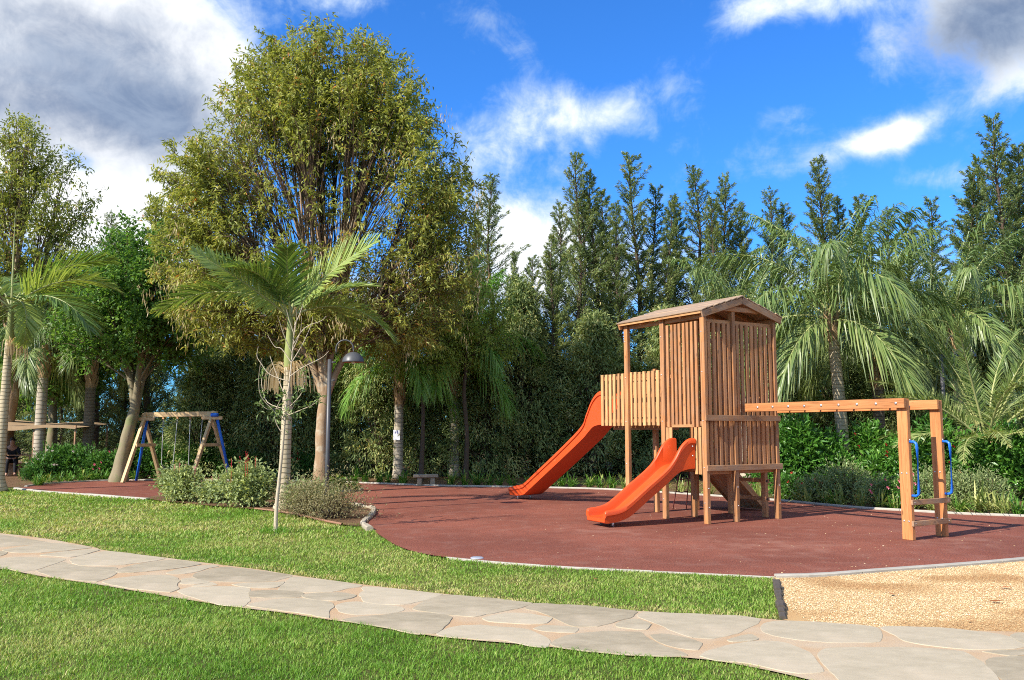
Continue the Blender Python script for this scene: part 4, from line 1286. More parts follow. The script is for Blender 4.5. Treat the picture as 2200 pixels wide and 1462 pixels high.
# ------------------------------------------------------------------ cypresses
def cypress_meshes(seed, H, Rr, nb, lean=0.0, plume=1.0, low=0.03, name='cypress'):
    rg = np.random.default_rng(seed)
    wood, lf = Soup(), Soup()
    z = np.linspace(0, H * 0.98, 14)
    wob = np.c_[0.09 * np.sin(z * 0.9 + seed), 0.09 * np.cos(z * 0.7 + seed * 2), z]
    wood.tube(wob, np.linspace(0.13, 0.012, 14), 6)
    PP, DD, LL = [], [], []
    for i in range(nb):
        u = (i + rg.random()) / nb
        zb = H * (low + (0.975 - low) * u ** 0.92)
        env = (1 - zb / H) ** 0.8 * (0.7 + 0.3 * min(1, zb / (0.25 * H))) * 1.12
        ln = Rr * env * rg.uniform(0.45, 1.25) * (1.6 if rg.random() < 0.2 else 1) + 0.16
        ln = min(ln, (H - zb) * 0.55 + 0.10)
        az = i * 2.39996 + rg.normal(0, 0.4)
        el = R(rg.uniform(10, 50) + 18 * u)
        p0 = np.array([np.interp(zb, z, wob[:, 0]), np.interp(zb, z, wob[:, 1]), zb])
        d0 = np.array([math.cos(az) * math.cos(el), math.sin(az) * math.cos(el), math.sin(el)])
        p3 = p0 + d0 * ln + np.array([0, 0, 0.22 * ln * rg.uniform(-0.5, 1.2)])
        cv = bez(p0, p0 + d0 * ln * 0.35 - [0, 0, 0.05 * ln], p0 + d0 * ln * 0.7, p3, 6)
        if ln > 0.4:
            wood.tube(cv, np.linspace(0.025, 0.004, 6), 3)
        ns = int(ln * 130 * plume + 16)
        s_ = rg.uniform(0.12, 1.05, ns) ** 0.75
        f = np.clip(s_, 0, 1) * 5
        k = np.minimum(f.astype(int), 4)
        base = cv[k] * (1 - (f - k))[:, None] + cv[k + 1] * (f - k)[:, None]
        rad = (0.06 + 0.105 * ln) * (1.12 - 0.85 * s_)
        off = unit(rg.normal(0, 1, (ns, 3))) * (rad * rg.random(ns) ** 0.5)[:, None]
        off[:, 2] *= 0.75
        PP.append(base + off)
        DD.append(d0 * 1.0 + unit(off) * 0.5 + rg.normal(0, 0.3, (ns, 3)) + [0, 0, rg.uniform(-0.45, 0.5)])
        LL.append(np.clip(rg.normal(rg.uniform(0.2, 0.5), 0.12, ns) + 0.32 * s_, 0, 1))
    P, D, T = np.concatenate(PP), np.concatenate(DD), np.concatenate(LL)
    n = len(P)
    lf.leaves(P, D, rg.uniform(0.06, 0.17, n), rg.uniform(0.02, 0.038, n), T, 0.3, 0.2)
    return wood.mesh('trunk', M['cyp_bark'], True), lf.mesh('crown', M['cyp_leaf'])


CYPM = [cypress_meshes(1, 12.0, 1.55, 190), cypress_meshes(2, 12.0, 1.25, 190, plume=1.2), cypress_meshes(3, 12.0, 1.9, 150, plume=0.8), cypress_meshes(4, 12.0, 1.5, 160, plume=0.9), cypress_meshes(5, 12.0, 2.1, 170), cypress_meshes(6, 12.0, 1.7, 170, plume=1.0), cypress_meshes(7, 12.0, 1.35, 140, plume=1.1)]


def cypress(u, v, Y, var, label, wide=1.0, group='cypresses in the row behind the playground'):
    top = at(u, v, Y)
    r = empty('cypress_tree', (top.x, Y, 0), random.uniform(0, 6.28), label, 'tree', group)
    tm, lm = CYPM[var]
    for nm, me in (('trunk', tm), ('crown', lm)):
        o = obj(nm, me, None, r)
    k = top.z / 12.0
    r.scale = (k * wide, k * wide, k)
    r.rotation_euler = (random.uniform(-.03, .03), random.uniform(-.03, .03), r.rotation_euler[2])
    return r


for row in [
    (225, 452, 36, 2, 'dark ragged cypress between the left ash and the dome tree'), (338, 415, 33.5, 3, 'dark cypress poking out at the left shoulder of the dome tree'),
    (285, 540, 34, 1, 'low cypress spire under the white cloud left of the dome tree'), (1060, 372, 33, 2, 'lone cypress with bent tip just right of the dome tree'),
    (1106, 535, 31.5, 1, 'short cypress right of the lone bent one, shorter of a close pair'), (1138, 545, 32, 3, 'short cypress in the gap left of the tall central spires, nearer the tall spire'),
    (1170, 500, 31, 1, 'bright green medium cypress left of the tall central spires'), (1232, 315, 33, 0, 'tallest cypress of the central group, with broad pointed top'),
    (1284, 362, 33.5, 1, 'slim cypress touching the tallest central one on its right'), (1373, 315, 34, 3, 'tall twisted cypress with bare shoulder above the tower deck'),
    (1333, 430, 33, 0, 'short cypress in front of the twisted one, left side'), (1428, 428, 34, 1, 'short cypress between the twisted one and the next spire'),
    (1488, 348, 35, 2, 'open cypress spire above the tower roof, left of two'), (1558, 368, 35, 4, 'open cypress spire above the tower roof, right of two'),
    (1640, 402, 36, 2, 'thin cypress left of the big feathery palm'), (1752, 338, 36, 1, 'cypress tip peeping over the big feathery palm'),
    (1838, 405, 36, 3, 'low cypress tip behind the big feathery palm, on its right'), (1955, 450, 35, 0, 'cypress hidden behind right fronds of the big feathery palm'),
    (2062, 362, 33, 4, 'cypress second from the right edge, shorter neighbour of the tallest'), (2130, 243, 32, 0, 'tallest cypress near the right edge of the photo'),
    (2196, 300, 32.5, 1, 'cypress cut by the right edge of the photo'), (2290, 330, 33, 3, 'cypress just past the right edge'),
    (415, 560, 33, 0, 'dark cypress behind the dome tree, above the swing set'), (500, 560, 32.5, 4, 'dark cypress behind the dome tree, left of the tall palm trunk'),
    (590, 560, 33, 1, 'cypress behind the dome tree, behind the tall palm'), (680, 600, 33.5, 3, 'cypress behind the dome tree trunk and lamp'), (765, 560, 33, 0, 'cypress behind the dome tree, right of the lamp'),
    (845, 560, 33.5, 4, 'cypress behind the palm that carries the sign'), (925, 580, 33, 1, 'cypress behind the gap between the two middle palms'), (1000, 540, 33.5, 0, 'cypress behind the palm right of the stone bench'),
    (1012, 470, 34.5, 6, 'slim dark cypress half hidden by the right flank of the dome tree'), (1190, 430, 35, 6, 'slim dark cypress just left of the tallest central spire'), (1258, 405, 35, 2, 'dark cypress filling the gap behind the tallest central spire'),
    (1312, 405, 35, 1, 'dark cypress between the slim spire and the twisted one'), (1402, 395, 35.5, 6, 'dark cypress right behind the twisted one'), (1455, 410, 36, 1, 'dark filler cypress left of the two open spires'),
    (1522, 420, 34, 5, 'dark cypress between the two open spires'), (1596, 440, 35, 6, 'dark cypress right of the two open spires'), (1690, 430, 36.5, 5, 'dark cypress left of the tip that peeps over the big palm'),
    (1795, 420, 37, 1, 'dark cypress right of the tip that peeps over the big palm'), (1900, 440, 36, 5, 'dark cypress behind the big palm, rightmost behind its crown'), (2010, 420, 35, 6, 'dark slim cypress left of the shorter neighbour of the tallest right one'),
    (2098, 330, 34, 6, 'slim cypress squeezed just left of the tallest right one'), (2165, 330, 34, 5, 'cypress squeezed just right of the tallest right one'),
    (-60, 480, 35, 0, 'cypress past the left edge behind the tall ash'), (55, 560, 36, 4, 'cypress behind the leftmost palms'), (150, 600, 36, 1, 'cypress behind the left palm trunks, seen between them'),
]:
    cypress(row[0], row[1], row[2], row[3] if random.random() < 0.65 else random.randrange(7), row[4], wide=random.uniform(1.0, 1.28))


def conifer_bush(seed, H, Rr, n):
    rg = np.random.default_rng(seed)
    lf, wood = Soup(), Soup()
    PP, DD, TT = [], [], []
    for c in range(n):
        a, h = rg.uniform(0, 2 * np.pi), rg.random() ** 0.8
        rad = Rr * (0.3 + 0.8 * rg.random() ** 0.6) * (1 - 0.93 * h ** 1.4) * (1.25 if rg.random() < 0.15 else 1)
        ctr = np.array([rad * math.cos(a), rad * math.sin(a) * 0.8, H * (0.03 + 0.95 * h)])
        m = int(rg.uniform(34, 70))
        sp = rg.uniform(0.1, 0.24)
        PP.append(ctr + rg.normal(0, 1, (m, 3)) * sp * [1, 1, 0.8])
        DD.append(unit(np.array([math.cos(a), math.sin(a), 0.3])) * 0.9 + rg.normal(0, 0.42, (m, 3)) + [0, 0, rg.uniform(-0.8, 0.5)])
        TT.append(np.clip(rg.normal(rg.uniform(0.05, 0.85), 0.15, m), 0, 1))
        if c % 6 == 0:
            wood.tube(bez(np.array([0, 0, H * h * 0.4]), ctr * [0.3, 0.3, 0.6], ctr * [0.7, 0.7, 0.85], ctr, 5), np.linspace(0.035, 0.006, 5), 4)
    P, D, T = map(np.concatenate, (PP, DD, TT))
    k = len(P)
    lf.leaves(P, D, rg.uniform(0.09, 0.26, k), rg.uniform(0.025, 0.05, k), T, 0.3, 0.25)
    return wood.mesh('stems', M['cyp_bark'], True), lf.mesh('foliage', M['khaki_leaf'])


CB = [conifer_bush(s_, 4.2, 1.5, 300) for s_ in (21, 22, 23, 24)]
ORD = ['first', 'second', 'third', 'fourth', 'fifth', 'sixth', 'seventh', 'eighth', 'ninth', 'tenth', 'eleventh', 'twelfth', 'thirteenth', 'fourteenth', 'fifteenth', 'sixteenth', 'seventeenth', 'eighteenth', 'nineteenth', 'twentieth',
       'twenty-first', 'twenty-second', 'twenty-third', 'twenty-fourth', 'twenty-fifth', 'twenty-sixth', 'twenty-seventh', 'twenty-eighth', 'twenty-ninth', 'thirtieth']
for i, (u, hgt) in enumerate([(430, 4.2), (510, 4.0), (585, 4.6), (660, 4.0), (735, 4.3), (810, 4.5), (890, 4.2), (965, 4.6), (1045, 4.3), (1120, 4.6), (1195, 4.2), (1275, 4.6), (1350, 4.2), (1430, 4.4), (1510, 4.0), (1600, 4.2), (1700, 4.2), (1800, 4.4), (1900, 4.2), (2010, 4.4), (2120, 4.0), (2230, 4.2)]):
    Yb = 30.6 + 0.5 * math.sin(i * 2.1) - max(0, (u - 1500)) / 700 * 3.2
    q = at(u, 926, Yb)
    r = empty('conifer_bush', (q.x, Yb, 0), random.uniform(-.5, .5) + (math.pi if i % 2 else 0), '%s khaki conifer bush from the left in the screen behind the back kerb' % ORD[i], 'bush', 'khaki conifer bushes screening the back')
    for nm, me in zip(('stems', 'foliage'), CB[(i * 3 + i // 4) % 4]):
        obj(nm, me, None, r)
    r.scale = (1.0, 1.0, hgt / 4.2 * (1.0, 1.35, 1.15, 1.5, 1.05, 1.25)[i % 6])

for i, u in enumerate(range(-250, 2400, 140)):
    q = at(u, 926, 39 + (i % 3) * 0.7)
    r = empty('conifer_bush', (q.x, q.y, 0), i * 1.1, '%s conifer from the left in the farthest row, glimpsed between nearer trunks' % ORD[i], 'bush', 'far conifer row')
    for nm, me in zip(('stems', 'foliage'), CB[(i * 3 + i // 4) % 4]):
        obj(nm, me, None, r)
    r.scale = (1.35, 1.2, 1.35 + 0.12 * (i % 4))

# ------------------------------------------------------------------ palms
def frond_mesh(name, L, th0, th1, n=64, ll=0.55, ang0=62, ang1=22, droop=0.35, plum=0.1, w=0.03, seed=0, lift=0.25, mat=None, bend_side=0.0, bare=0.12, power=1.0, tb=0.5, pet_r=0.022):
    """rachis in the local xz plane; th = angle above the horizon, from base th0 to tip th1 (degrees)"""
    rg = np.random.default_rng(seed)
    k = 15
    s = np.linspace(0, 1, k)
    th = np.radians(th0 + (th1 - th0) * s ** power)
    hz = np.radians(bend_side * s ** 1.5)
    dx_, dz_ = np.cos(th), np.sin(th)
    T = np.stack([dx_ * np.cos(hz), dx_ * np.sin(hz), dz_], 1)
    P = np.concatenate([[[0, 0, 0]], np.cumsum((T[1:] + T[:-1]) / 2 * L / (k - 1), axis=0)])
    so_, st = Soup(), Soup()
    st.tube(P, np.linspace(pet_r, 0.004, k), 5)
    m = n
    u = np.linspace(bare, 0.995, m)
    out = []
    tints = []
    for side in (-1, 1):
        uu = np.clip(u + rg.normal(0, 0.004, m), 0, 1)
        pb = np.stack([np.interp(uu, s, P[:, c]) for c in range(3)], 1)
        tt = unit(np.stack([np.interp(uu, s, T[:, c]) for c in range(3)], 1))
        S = unit(np.cross(tt, [0, 0, 1.0]))
        N = np.cross(S, tt)
        a = np.radians(ang0 + (ang1 - ang0) * uu + rg.normal(0, 4, m))[:, None]
        lf_ = (lift + rg.normal(0, 1, m) * plum)[:, None]
        d = unit(tt * np.cos(a) + side * S * np.sin(a) + N * lf_)
        prof = np.sin(np.pi * (0.16 + 0.80 * uu)) ** 0.6
        ln = (ll * prof * rg.uniform(0.88, 1.08, m))[:, None]
        g = np.array([0, 0, -1.0])
        st_ = [0.0, 0.33, 0.68, 1.0]
        ws = [0.55, 1.0, 0.75, 0.06]
        wd = np.cross(d, N + rg.normal(0, 0.25, (m, 3)))
        wd = unit(wd)
        strip = []
        for f, ww in zip(st_, ws):
            c = pb + d * ln * f + g * (droop * ln * f ** 2) * rg.uniform(0.75, 1.25, (m, 1))
            strip.append(np.stack([c - wd * w * ww / 2, c + wd * w * ww / 2], 1))
        out.append(np.stack(strip, 1))
        tints.append(np.clip(rg.normal(tb, 0.13, m), 0, 1))
    so_.ribbons(np.concatenate(out), np.concatenate(tints))
    a_ = so_.mesh(name, mat)
    b_ = st.mesh('rachis', M['rachis'], True)
    return a_, b_


def put_frond(parent, meshes, az, loc, roll=0.0, tilt=0.0, scale=1.0):
    o = obj('frond', meshes[0], None, parent)
    obj('rachis', meshes[1], None, o)
    o.location = loc
    o.rotation_mode = 'XYZ'
    o.matrix_local = Matrix.Translation(loc) @ Matrix.Rotation(az, 4, 'Z') @ Matrix.Rotation(-tilt, 4, 'Y') @ Matrix.Rotation(roll, 4, 'X') @ Matrix.Diagonal((scale, scale, scale, 1))
    return o


QF = [frond_mesh('frond', 3.3, 84, 22, 78, 0.72, 60, 25, 0.9, 0.5, 0.036, 1, mat=M['queen_leaf'], tb=0.45), frond_mesh('frond', 3.4, 72, -18, 80, 0.75, 60, 25, 1.0, 0.5, 0.036, 2, mat=M['queen_leaf'], tb=0.55),
      frond_mesh('frond', 3.4, 50, -60, 80, 0.78, 60, 22, 1.05, 0.45, 0.036, 3, mat=M['queen_leaf'], tb=0.5), frond_mesh('frond', 3.2, 25, -80, 78, 0.76, 58, 22, 1.0, 0.45, 0.036, 4, mat=M['queen_leaf'], tb=0.62),
      frond_mesh('frond', 2.8, 0, -88, 74, 0.72, 55, 20, 0.9, 0.4, 0.036, 5, mat=M['queen_leaf'], tb=0.7)]


def recolour(meshes, mat):
    a = meshes[0].copy()
    a.materials[0] = mat
    return a, meshes[1]


QF2 = [recolour(f_, M['fresh_lit_leaf']) for f_ in QF]


def trunk_mesh(h, r0, r1, mat, lean=(0, 0), bulge=0.0, sides=16, k=24, ring=0.0):
    s = Soup()
    z = np.linspace(0, h, k)
    u = z / h
    pts = np.c_[lean[0] * u ** 1.5, lean[1] * u ** 1.5, z]
    rad = r0 + (r1 - r0) * u + bulge * np.exp(-(u / 0.06) ** 2) + ring * (np.arange(k) % 2)
    s.tube(pts, rad, sides, cap=True)
    return s.mesh('trunk', mat, True), pts[-1]


def queen_palm(name, base, h, label, fronds, r0=0.16, mat=None, boots=0.9, scale=1.0, rz=0.0, group='feathery drooping palms', lean=(0, 0), cat='palm tree', fset=None):
    r = empty(name, base, rz, label, cat, group)
    tm, top = trunk_mesh(h, r0, r0 * 0.82, mat or M['palm_trunk'], lean, 0.05)
    obj('trunk', tm, None, r)
    s = Soup()
    if boots:
        nb = int(boots * 26)
        for i in range(nb):                         # old leaf bases wrapped round the top of the trunk
            az = i * 2.4
            zz = top[2] - boots + boots * i / nb
            c = np.array([top[0] + math.cos(az) * r0 * 0.8, top[1] + math.sin(az) * r0 * 0.8, zz])
            o_ = np.array([math.cos(az), math.sin(az), 0])
            e = c + o_ * 0.10 + [0, 0, 0.42]
            side = np.array([-math.sin(az), math.cos(az), 0])
            s.ribbons(np.array([[[c - side * 0.10, c + side * 0.10], [(c + e) / 2 + o_ * 0.03 - side * 0.07, (c + e) / 2 + o_ * 0.03 + side * 0.07], [e - side * 0.02, e + side * 0.02]]]), 0.5)
        s.tube(np.array([top - [0, 0, boots], top - [0, 0, boots * 0.5], top + [0, 0, 0.35]]), np.array([r0 * 0.9, r0 * 1.05, r0 * 0.4]), 10)
        obj('leaf_bases', s.mesh('leaf_bases', M['boot'], True), None, r)
    for i in range(fronds):
        f = i / max(1, fronds - 1)
        vi = min(4, int(f ** 1.35 * 5))
        az = i * 2.39996 + random.uniform(-.25, .25)
        put_frond(r, (fset or QF)[vi], az, Vector((top[0] + 0.08 * math.cos(az), top[1] + 0.08 * math.sin(az), top[2] + 0.32 - 0.35 * f)), random.uniform(-.25, .25), random.uniform(-.12, .12), scale * random.uniform(0.88, 1.1))
    return r


qx, qy = gp(1818, 1058)
ztop = at(1800, 690, qy).z
queen_palm('queen_palm', (qx, qy, 0), ztop, 'big feathery palm with pale trunk right of the tower', 24, 0.17, M['king_trunk'], 0.55, 1.14, lean=(-0.22, 0))
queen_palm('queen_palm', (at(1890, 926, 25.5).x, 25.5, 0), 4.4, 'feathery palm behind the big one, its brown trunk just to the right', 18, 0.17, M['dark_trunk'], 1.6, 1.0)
queen_palm('queen_palm', (at(1600, 926, 27).x, 27, 0), 4.5, 'feathery palm behind the tower roof, left of the big palm', 16, 0.16, None, 0.8, 1.0)
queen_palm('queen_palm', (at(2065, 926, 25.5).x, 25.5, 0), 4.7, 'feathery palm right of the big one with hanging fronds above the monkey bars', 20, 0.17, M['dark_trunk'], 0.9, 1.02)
qx, qy = gp(855, 1030)
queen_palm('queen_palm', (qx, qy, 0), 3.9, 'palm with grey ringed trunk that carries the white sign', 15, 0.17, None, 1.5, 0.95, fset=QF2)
qx, qy = gp(975, 1026)
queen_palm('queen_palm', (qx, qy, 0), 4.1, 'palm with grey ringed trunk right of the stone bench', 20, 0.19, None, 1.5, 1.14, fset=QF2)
queen_palm('queen_palm', (at(86, 926, 29.5).x, 29.5, 0), 4.2, 'palm with smooth grey trunk in front of the shade canopy', 13, 0.19, M['palm_trunk'], 0.8, 0.9)
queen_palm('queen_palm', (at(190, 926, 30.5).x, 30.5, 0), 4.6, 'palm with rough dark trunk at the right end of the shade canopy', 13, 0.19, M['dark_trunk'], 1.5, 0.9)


def date_palm(base, label):
    r = empty('date_palm', base, 0, label, 'palm tree')
    tm, top = trunk_mesh(1.35, 0.26, 0.3, M['boot'], (0, 0), 0.03, ring=0.02)
    obj('trunk', tm, None, r)
    fs = [frond_mesh('frond', 3.2, 80, 35, 66, 0.42, 50, 22, 0.12, 0.25, 0.026, 31, mat=M['queen_leaf'], tb=0.6, pet_r=0.035), frond_mesh('frond', 3.1, 55, -5, 66, 0.42, 50, 22, 0.15, 0.25, 0.026, 32, mat=M['queen_leaf'], tb=0.65, pet_r=0.035),
          frond_mesh('frond', 2.6, 28, -35, 60, 0.4, 50, 22, 0.2, 0.25, 0.026, 33, mat=M['queen_leaf'], tb=0.8, pet_r=0.035)]
    for i in range(30):
        f = i / 29
        az = i * 2.39996
        put_frond(r, fs[min(2, int(f * 3))], az, Vector((0.12 * math.cos(az), 0.12 * math.sin(az), 1.45 - 0.25 * f)), random.uniform(-.4, .4), random.uniform(-.1, .15), random.uniform(0.85, 1.1))


date_palm((at(2118, 926, 20.5).x, 20.5, 0), 'stout low palm with stiff arching fronds near the right edge')
date_palm((at(2330, 926, 22.5).x, 22.5, 0), 'stout low palm just past the right edge, fronds reaching in')


def king_palm(base, h, label, shaft, specs, lean=(0, 0), brooms=2, r0=0.17, spear=2.2):
    r = empty('king_palm', base, 0, label, 'palm tree')
    tm, top = trunk_mesh(h, r0, r0 * 0.72, M['king_trunk'], lean, 0.10, 18, 40)
    obj('trunk', tm, None, r)
    s = Soup()
    zz = np.linspace(0, shaft, 8)
    s.tube(np.c_[np.full(8, top[0]), np.full(8, top[1]), top[2] + zz], np.interp(zz / shaft, [0, 0.15, 0.5, 1], [r0 * 0.74, r0 * 0.86, r0 * 0.62, r0 * 0.36]), 14)
    obj('crownshaft', s.mesh('crownshaft', M['shaft'], True), None, r)
    tz = top[2] + shaft
    if spear:
        s = Soup()
        s.tube(np.array([[top[0], top[1], tz - 0.2], [top[0] - 0.03, top[1], tz + spear * 0.5], [top[0] - 0.05, top[1], tz + spear]]), np.array([0.03, 0.02, 0.004]), 6)
        obj('spear_leaf', s.mesh('spear_leaf', M['rachis'], True), None, r)
    for i in range(brooms):
        s = Soup()
        az0 = (-0.3, 2.9, -1.7)[i]
        n = 34
        az = az0 + RNG.normal(0, 0.6, n)
        ln = RNG.uniform(0.36, 0.6, n)
        o_ = np.stack([np.cos(az), np.sin(az), np.zeros(n)], 1)
        b0 = np.tile([top[0], top[1], top[2] - 0.02], (n, 1)) + o_ * r0 * 0.7
        strip = []
        b0[:, 2] += RNG.uniform(-0.12, 0.06, n)
        rw = RNG.uniform(0.2, 0.8, n)
        for f in (0, 0.2, 0.4, 0.6, 0.8, 1.0):
            c = b0 + o_ * (rw * ln * (1 - (1 - f) ** 2.2))[:, None] * (f > 0) + np.array([0, 0, 1.0]) * ((0.42 * math.sin(f * 2.6) - 1.0 * f * f) * ln)[:, None]
            strip.append(np.stack([c - [0.007, 0.004, 0], c + [0.007, 0.004, 0]], 1))
        s.ribbons(np.stack(strip, 1), RNG.random(n))
        obj('flower_stalks', s.mesh('flower_stalks', M['straw']), None, r)
    for i, (az, kw, roll) in enumerate(specs):
        kw = dict(kw)
        fm = frond_mesh('frond', mat=M['king_leaf'], seed=60 + i + int(abs(base[0]) * 10), **kw)
        put_frond(r, fm, R(az), Vector((top[0] + 0.05 * math.cos(R(az)), top[1] + 0.05 * math.sin(R(az)), tz - 0.08)), R(roll))
    return r


KS = 0.84


def kf(L, a, b, **k):
    d = dict(L=L * 0.86 * KS, th0=a, th1=b, n=62, ll=0.92 * KS, ang0=66, ang1=26, droop=0.18, plum=0.05, w=0.046 * KS, lift=0.22, bare=0.14, pet_r=0.03 * KS)
    d.update(k)
    d['tb'] = min(1, d.get('tb', 0.5) + 0.22)
    return d


kx, ky = gp(609, 1096)
ksh = at(612, 790, ky).z
king_palm((kx, ky, 0), ksh, 'tall palm with green crownshaft and broad fronds standing in the island bed', at(612, 672, ky).z - ksh,
          [(186, kf(3.9, 48, -38, power=0.9, tb=0.35, droop=0.25), 18), (-8, kf(3.3, 30, -55, tb=0.5, droop=0.22), -15), (12, kf(3.6, 66, 38, tb=0.85, ll=0.8, droop=0.05), 50), (150, kf(3.2, 84, 62, tb=0.6, ll=0.58), -60),
           (-70, kf(2.4, 70, 20, tb=0.2, ll=0.75), 10), (25, kf(2.6, 48, 0, tb=0.45), 10), (205, kf(3.0, 60, 5, tb=0.45), -10), (95, kf(3.0, 60, -20, tb=0.4), 0), (60, kf(3.0, 40, -40, tb=0.4), 0), (-120, kf(2.5, 65, -10, tb=0.35), 0)], (0.03, 0), r0=0.125, spear=1.7)
KS = 1.0
lx2, ly2 = gp(-4, 1057)
lsh = at(8, 735, ly2).z
king_palm((lx2, ly2, 0), lsh, 'palm at the left edge with pale trunk and long fronds over the lawn', at(12, 655, ly2).z - lsh,
          [(5, kf(3.4, 58, -32, tb=0.75, power=1.0), -18), (-18, kf(3.4, 32, -62, tb=0.2, droop=0.3), 10), (20, kf(3.6, 74, 0, tb=0.45), -25), (-40, kf(2.3, 48, -125, tb=0.95, ll=0.6, power=0.8), 0),
           (150, kf(3.3, 62, -30), 0), (200, kf(3.2, 45, -45), 0), (100, kf(3.2, 55, -30), 0), (250, kf(3.0, 50, -30), 0), (60, kf(3.2, 40, -50, tb=0.4), 0)], (0.05, 0), brooms=1, spear=2.6, r0=0.135)

# ------------------------------------------------------------------ sapling in the lawn
def sapling():
    x, y = gp(592, 1146)
    r = empty('sapling', (x, y, 0), 0, 'thin pale sapling with bare curving twigs on the lawn', 'tree')
    s, lf = Soup(), Soup()
    sc = y / FPX

    def q(u, v, dy=0.0):
        p_ = at(u, v, y + dy)
        return np.array([p_.x - x, dy, p_.z])
    trunk = catmull(np.array([q(592, 1148), q(594, 1090), q(600, 1030), q(607, 960), q(612, 900), q(618, 850), q(625, 790, .05), q(630, 740, .05), q(634, 690, .05)]), 4, False)
    s.tube(trunk, np.linspace(0.034, 0.005, len(trunk)), 8)
    LP, LD = [], []
    for pts in [[(610, 935), (596, 915), (590, 890), (602, 860), (608, 850)], [(613, 905), (585, 880), (560, 850), (556, 810), (562, 770)], [(616, 880), (575, 865), (562, 825), (566, 800)], [(617, 862), (600, 820), (585, 780), (580, 765)],
                [(620, 820), (580, 805), (560, 780), (552, 765), (555, 745)], [(616, 880), (645, 850), (655, 820), (652, 800)], [(614, 895), (650, 880), (672, 870), (690, 855)], [(622, 810), (650, 790), (690, 770), (706, 755)],
                [(626, 780), (650, 740), (668, 700), (672, 680)], [(628, 760), (610, 720), (600, 690), (596, 680)], [(630, 740), (655, 705), (690, 690), (700, 680)], [(632, 720), (622, 690), (615, 665)], [(626, 780), (605, 750), (590, 745), (575, 720)], [(628, 755), (645, 715), (648, 680)],
                [(614, 900), (632, 870), (640, 840)], [(612, 905), (600, 880), (575, 880), (556, 865)], [(633, 700), (645, 672), (650, 655)], [(630, 730), (637, 690), (636, 660)]]:
        dy = RNG.uniform(-0.35, 0.35)
        c = catmull(np.array([q(u, v, dy * i / (len(pts) - 1)) for i, (u, v) in enumerate(pts)]), 4, False)
        s.tube(c, np.linspace(0.009, 0.003, len(c)), 5)
        if pts[-1][1] > 775:
            for e in (c[-1], c[len(c) // 2], c[-3]):
                n = 9
                LP.append(e + RNG.normal(0, 0.03, (n, 3)))
                LD.append(RNG.normal(0, 1, (n, 3)) + [0, 0, 0.2])
    n = 70
    LP.append(q(614, 890) + RNG.normal(0, 1, (n, 3)) * [0.15, 0.15, 0.07])
    LD.append(RNG.normal(0, 1, (n, 3)))
    obj('trunk', s.mesh('trunk', M['sap_bark'], True), None, r)
    P = np.concatenate(LP)
    lf.leaves(P, np.concatenate(LD), RNG.uniform(0.07, 0.13, len(P)), RNG.uniform(0.025, 0.04, len(P)), RNG.random(len(P)))
    obj('leaves', lf.mesh('leaves', M['olive_leaf']), None, r)


sapling()

# ------------------------------------------------------------------ bushes, straps, flowers
def bush_mesh(seed, rx, ry, h, n, leaf, mat, lumps=9, up=0.35, tb=0.5, hole=0.0, stem=True, jit=0.09):
    rg = np.random.default_rng(seed)
    C = []
    for i in range(lumps):
        a, rr = rg.uniform(0, 6.28), rg.uniform(0, 0.75)
        C.append((rx * rr * math.cos(a), ry * rr * math.sin(a), h * rg.uniform(0.3, 0.74) * (1 - 0.35 * rr), rg.uniform(0.3, 0.55)))
    lf, st = Soup(), Soup()
    PP, DD, TT = [], [], []
    m = n // lumps
    for (cx, cy, cz, s_) in C:
        d = unit(rg.normal(0, 1, (m, 3)))
        rad = s_ * (0.55 + 0.5 * rg.random(m) ** 0.4)
        Pq = np.array([cx, cy, cz]) + d * rad[:, None] * [rx * 0.9, ry * 0.9, h * 0.62] + rg.normal(0, jit, (m, 3))
        PP.append(Pq)
        DD.append(d + rg.normal(0, 0.6, (m, 3)) + [0, 0, up])
        TT.append(np.clip(rg.normal(tb + rg.uniform(-.12, .12), 0.17, m), 0, 1))
        if stem:
            for k in range(4):
                e = np.array([cx, cy, cz]) + rg.normal(0, 1, 3) * [rx * .2, ry * .2, h * .2]
                st.tube(bez(np.array([cx * .25, cy * .25, 0]), np.array([cx * .5, cy * .5, cz * .4]), e * [.9, .9, .7], e, 5), np.linspace(0.016, 0.004, 5), 4)
    P, D, T = map(np.concatenate, (PP, DD, TT))
    ok = P[:, 2] > 0.02
    P, D, T = P[ok], D[ok], T[ok]
    k = len(P)
    lf.leaves(P, D, rg.uniform(0.75, 1.25, k) * leaf[0], rg.uniform(0.8, 1.2, k) * leaf[1], T)
    return lf.mesh('foliage', mat), (st.mesh('stems', M['twig'], True) if stem else None)


_flw = {}


def flower_mesh(seed, pts, r, mat, petals=7, name='flower'):
    """blooms that share one small petal mesh: (mesh, place, name) for each"""
    key = (round(r, 3), mat.name, petals)
    if key not in _flw:
        s = Soup()
        D = RNG.normal(0, 1, (petals, 3)) + [0, -0.3, 0.3]
        s.leaves(np.zeros((petals, 3)), D, RNG.uniform(0.7, 1.2, petals) * r, r * 0.8, 0.5)
        _flw[key] = s.mesh('flower', mat)
    return [(_flw[key], p_, name) for p_ in pts]


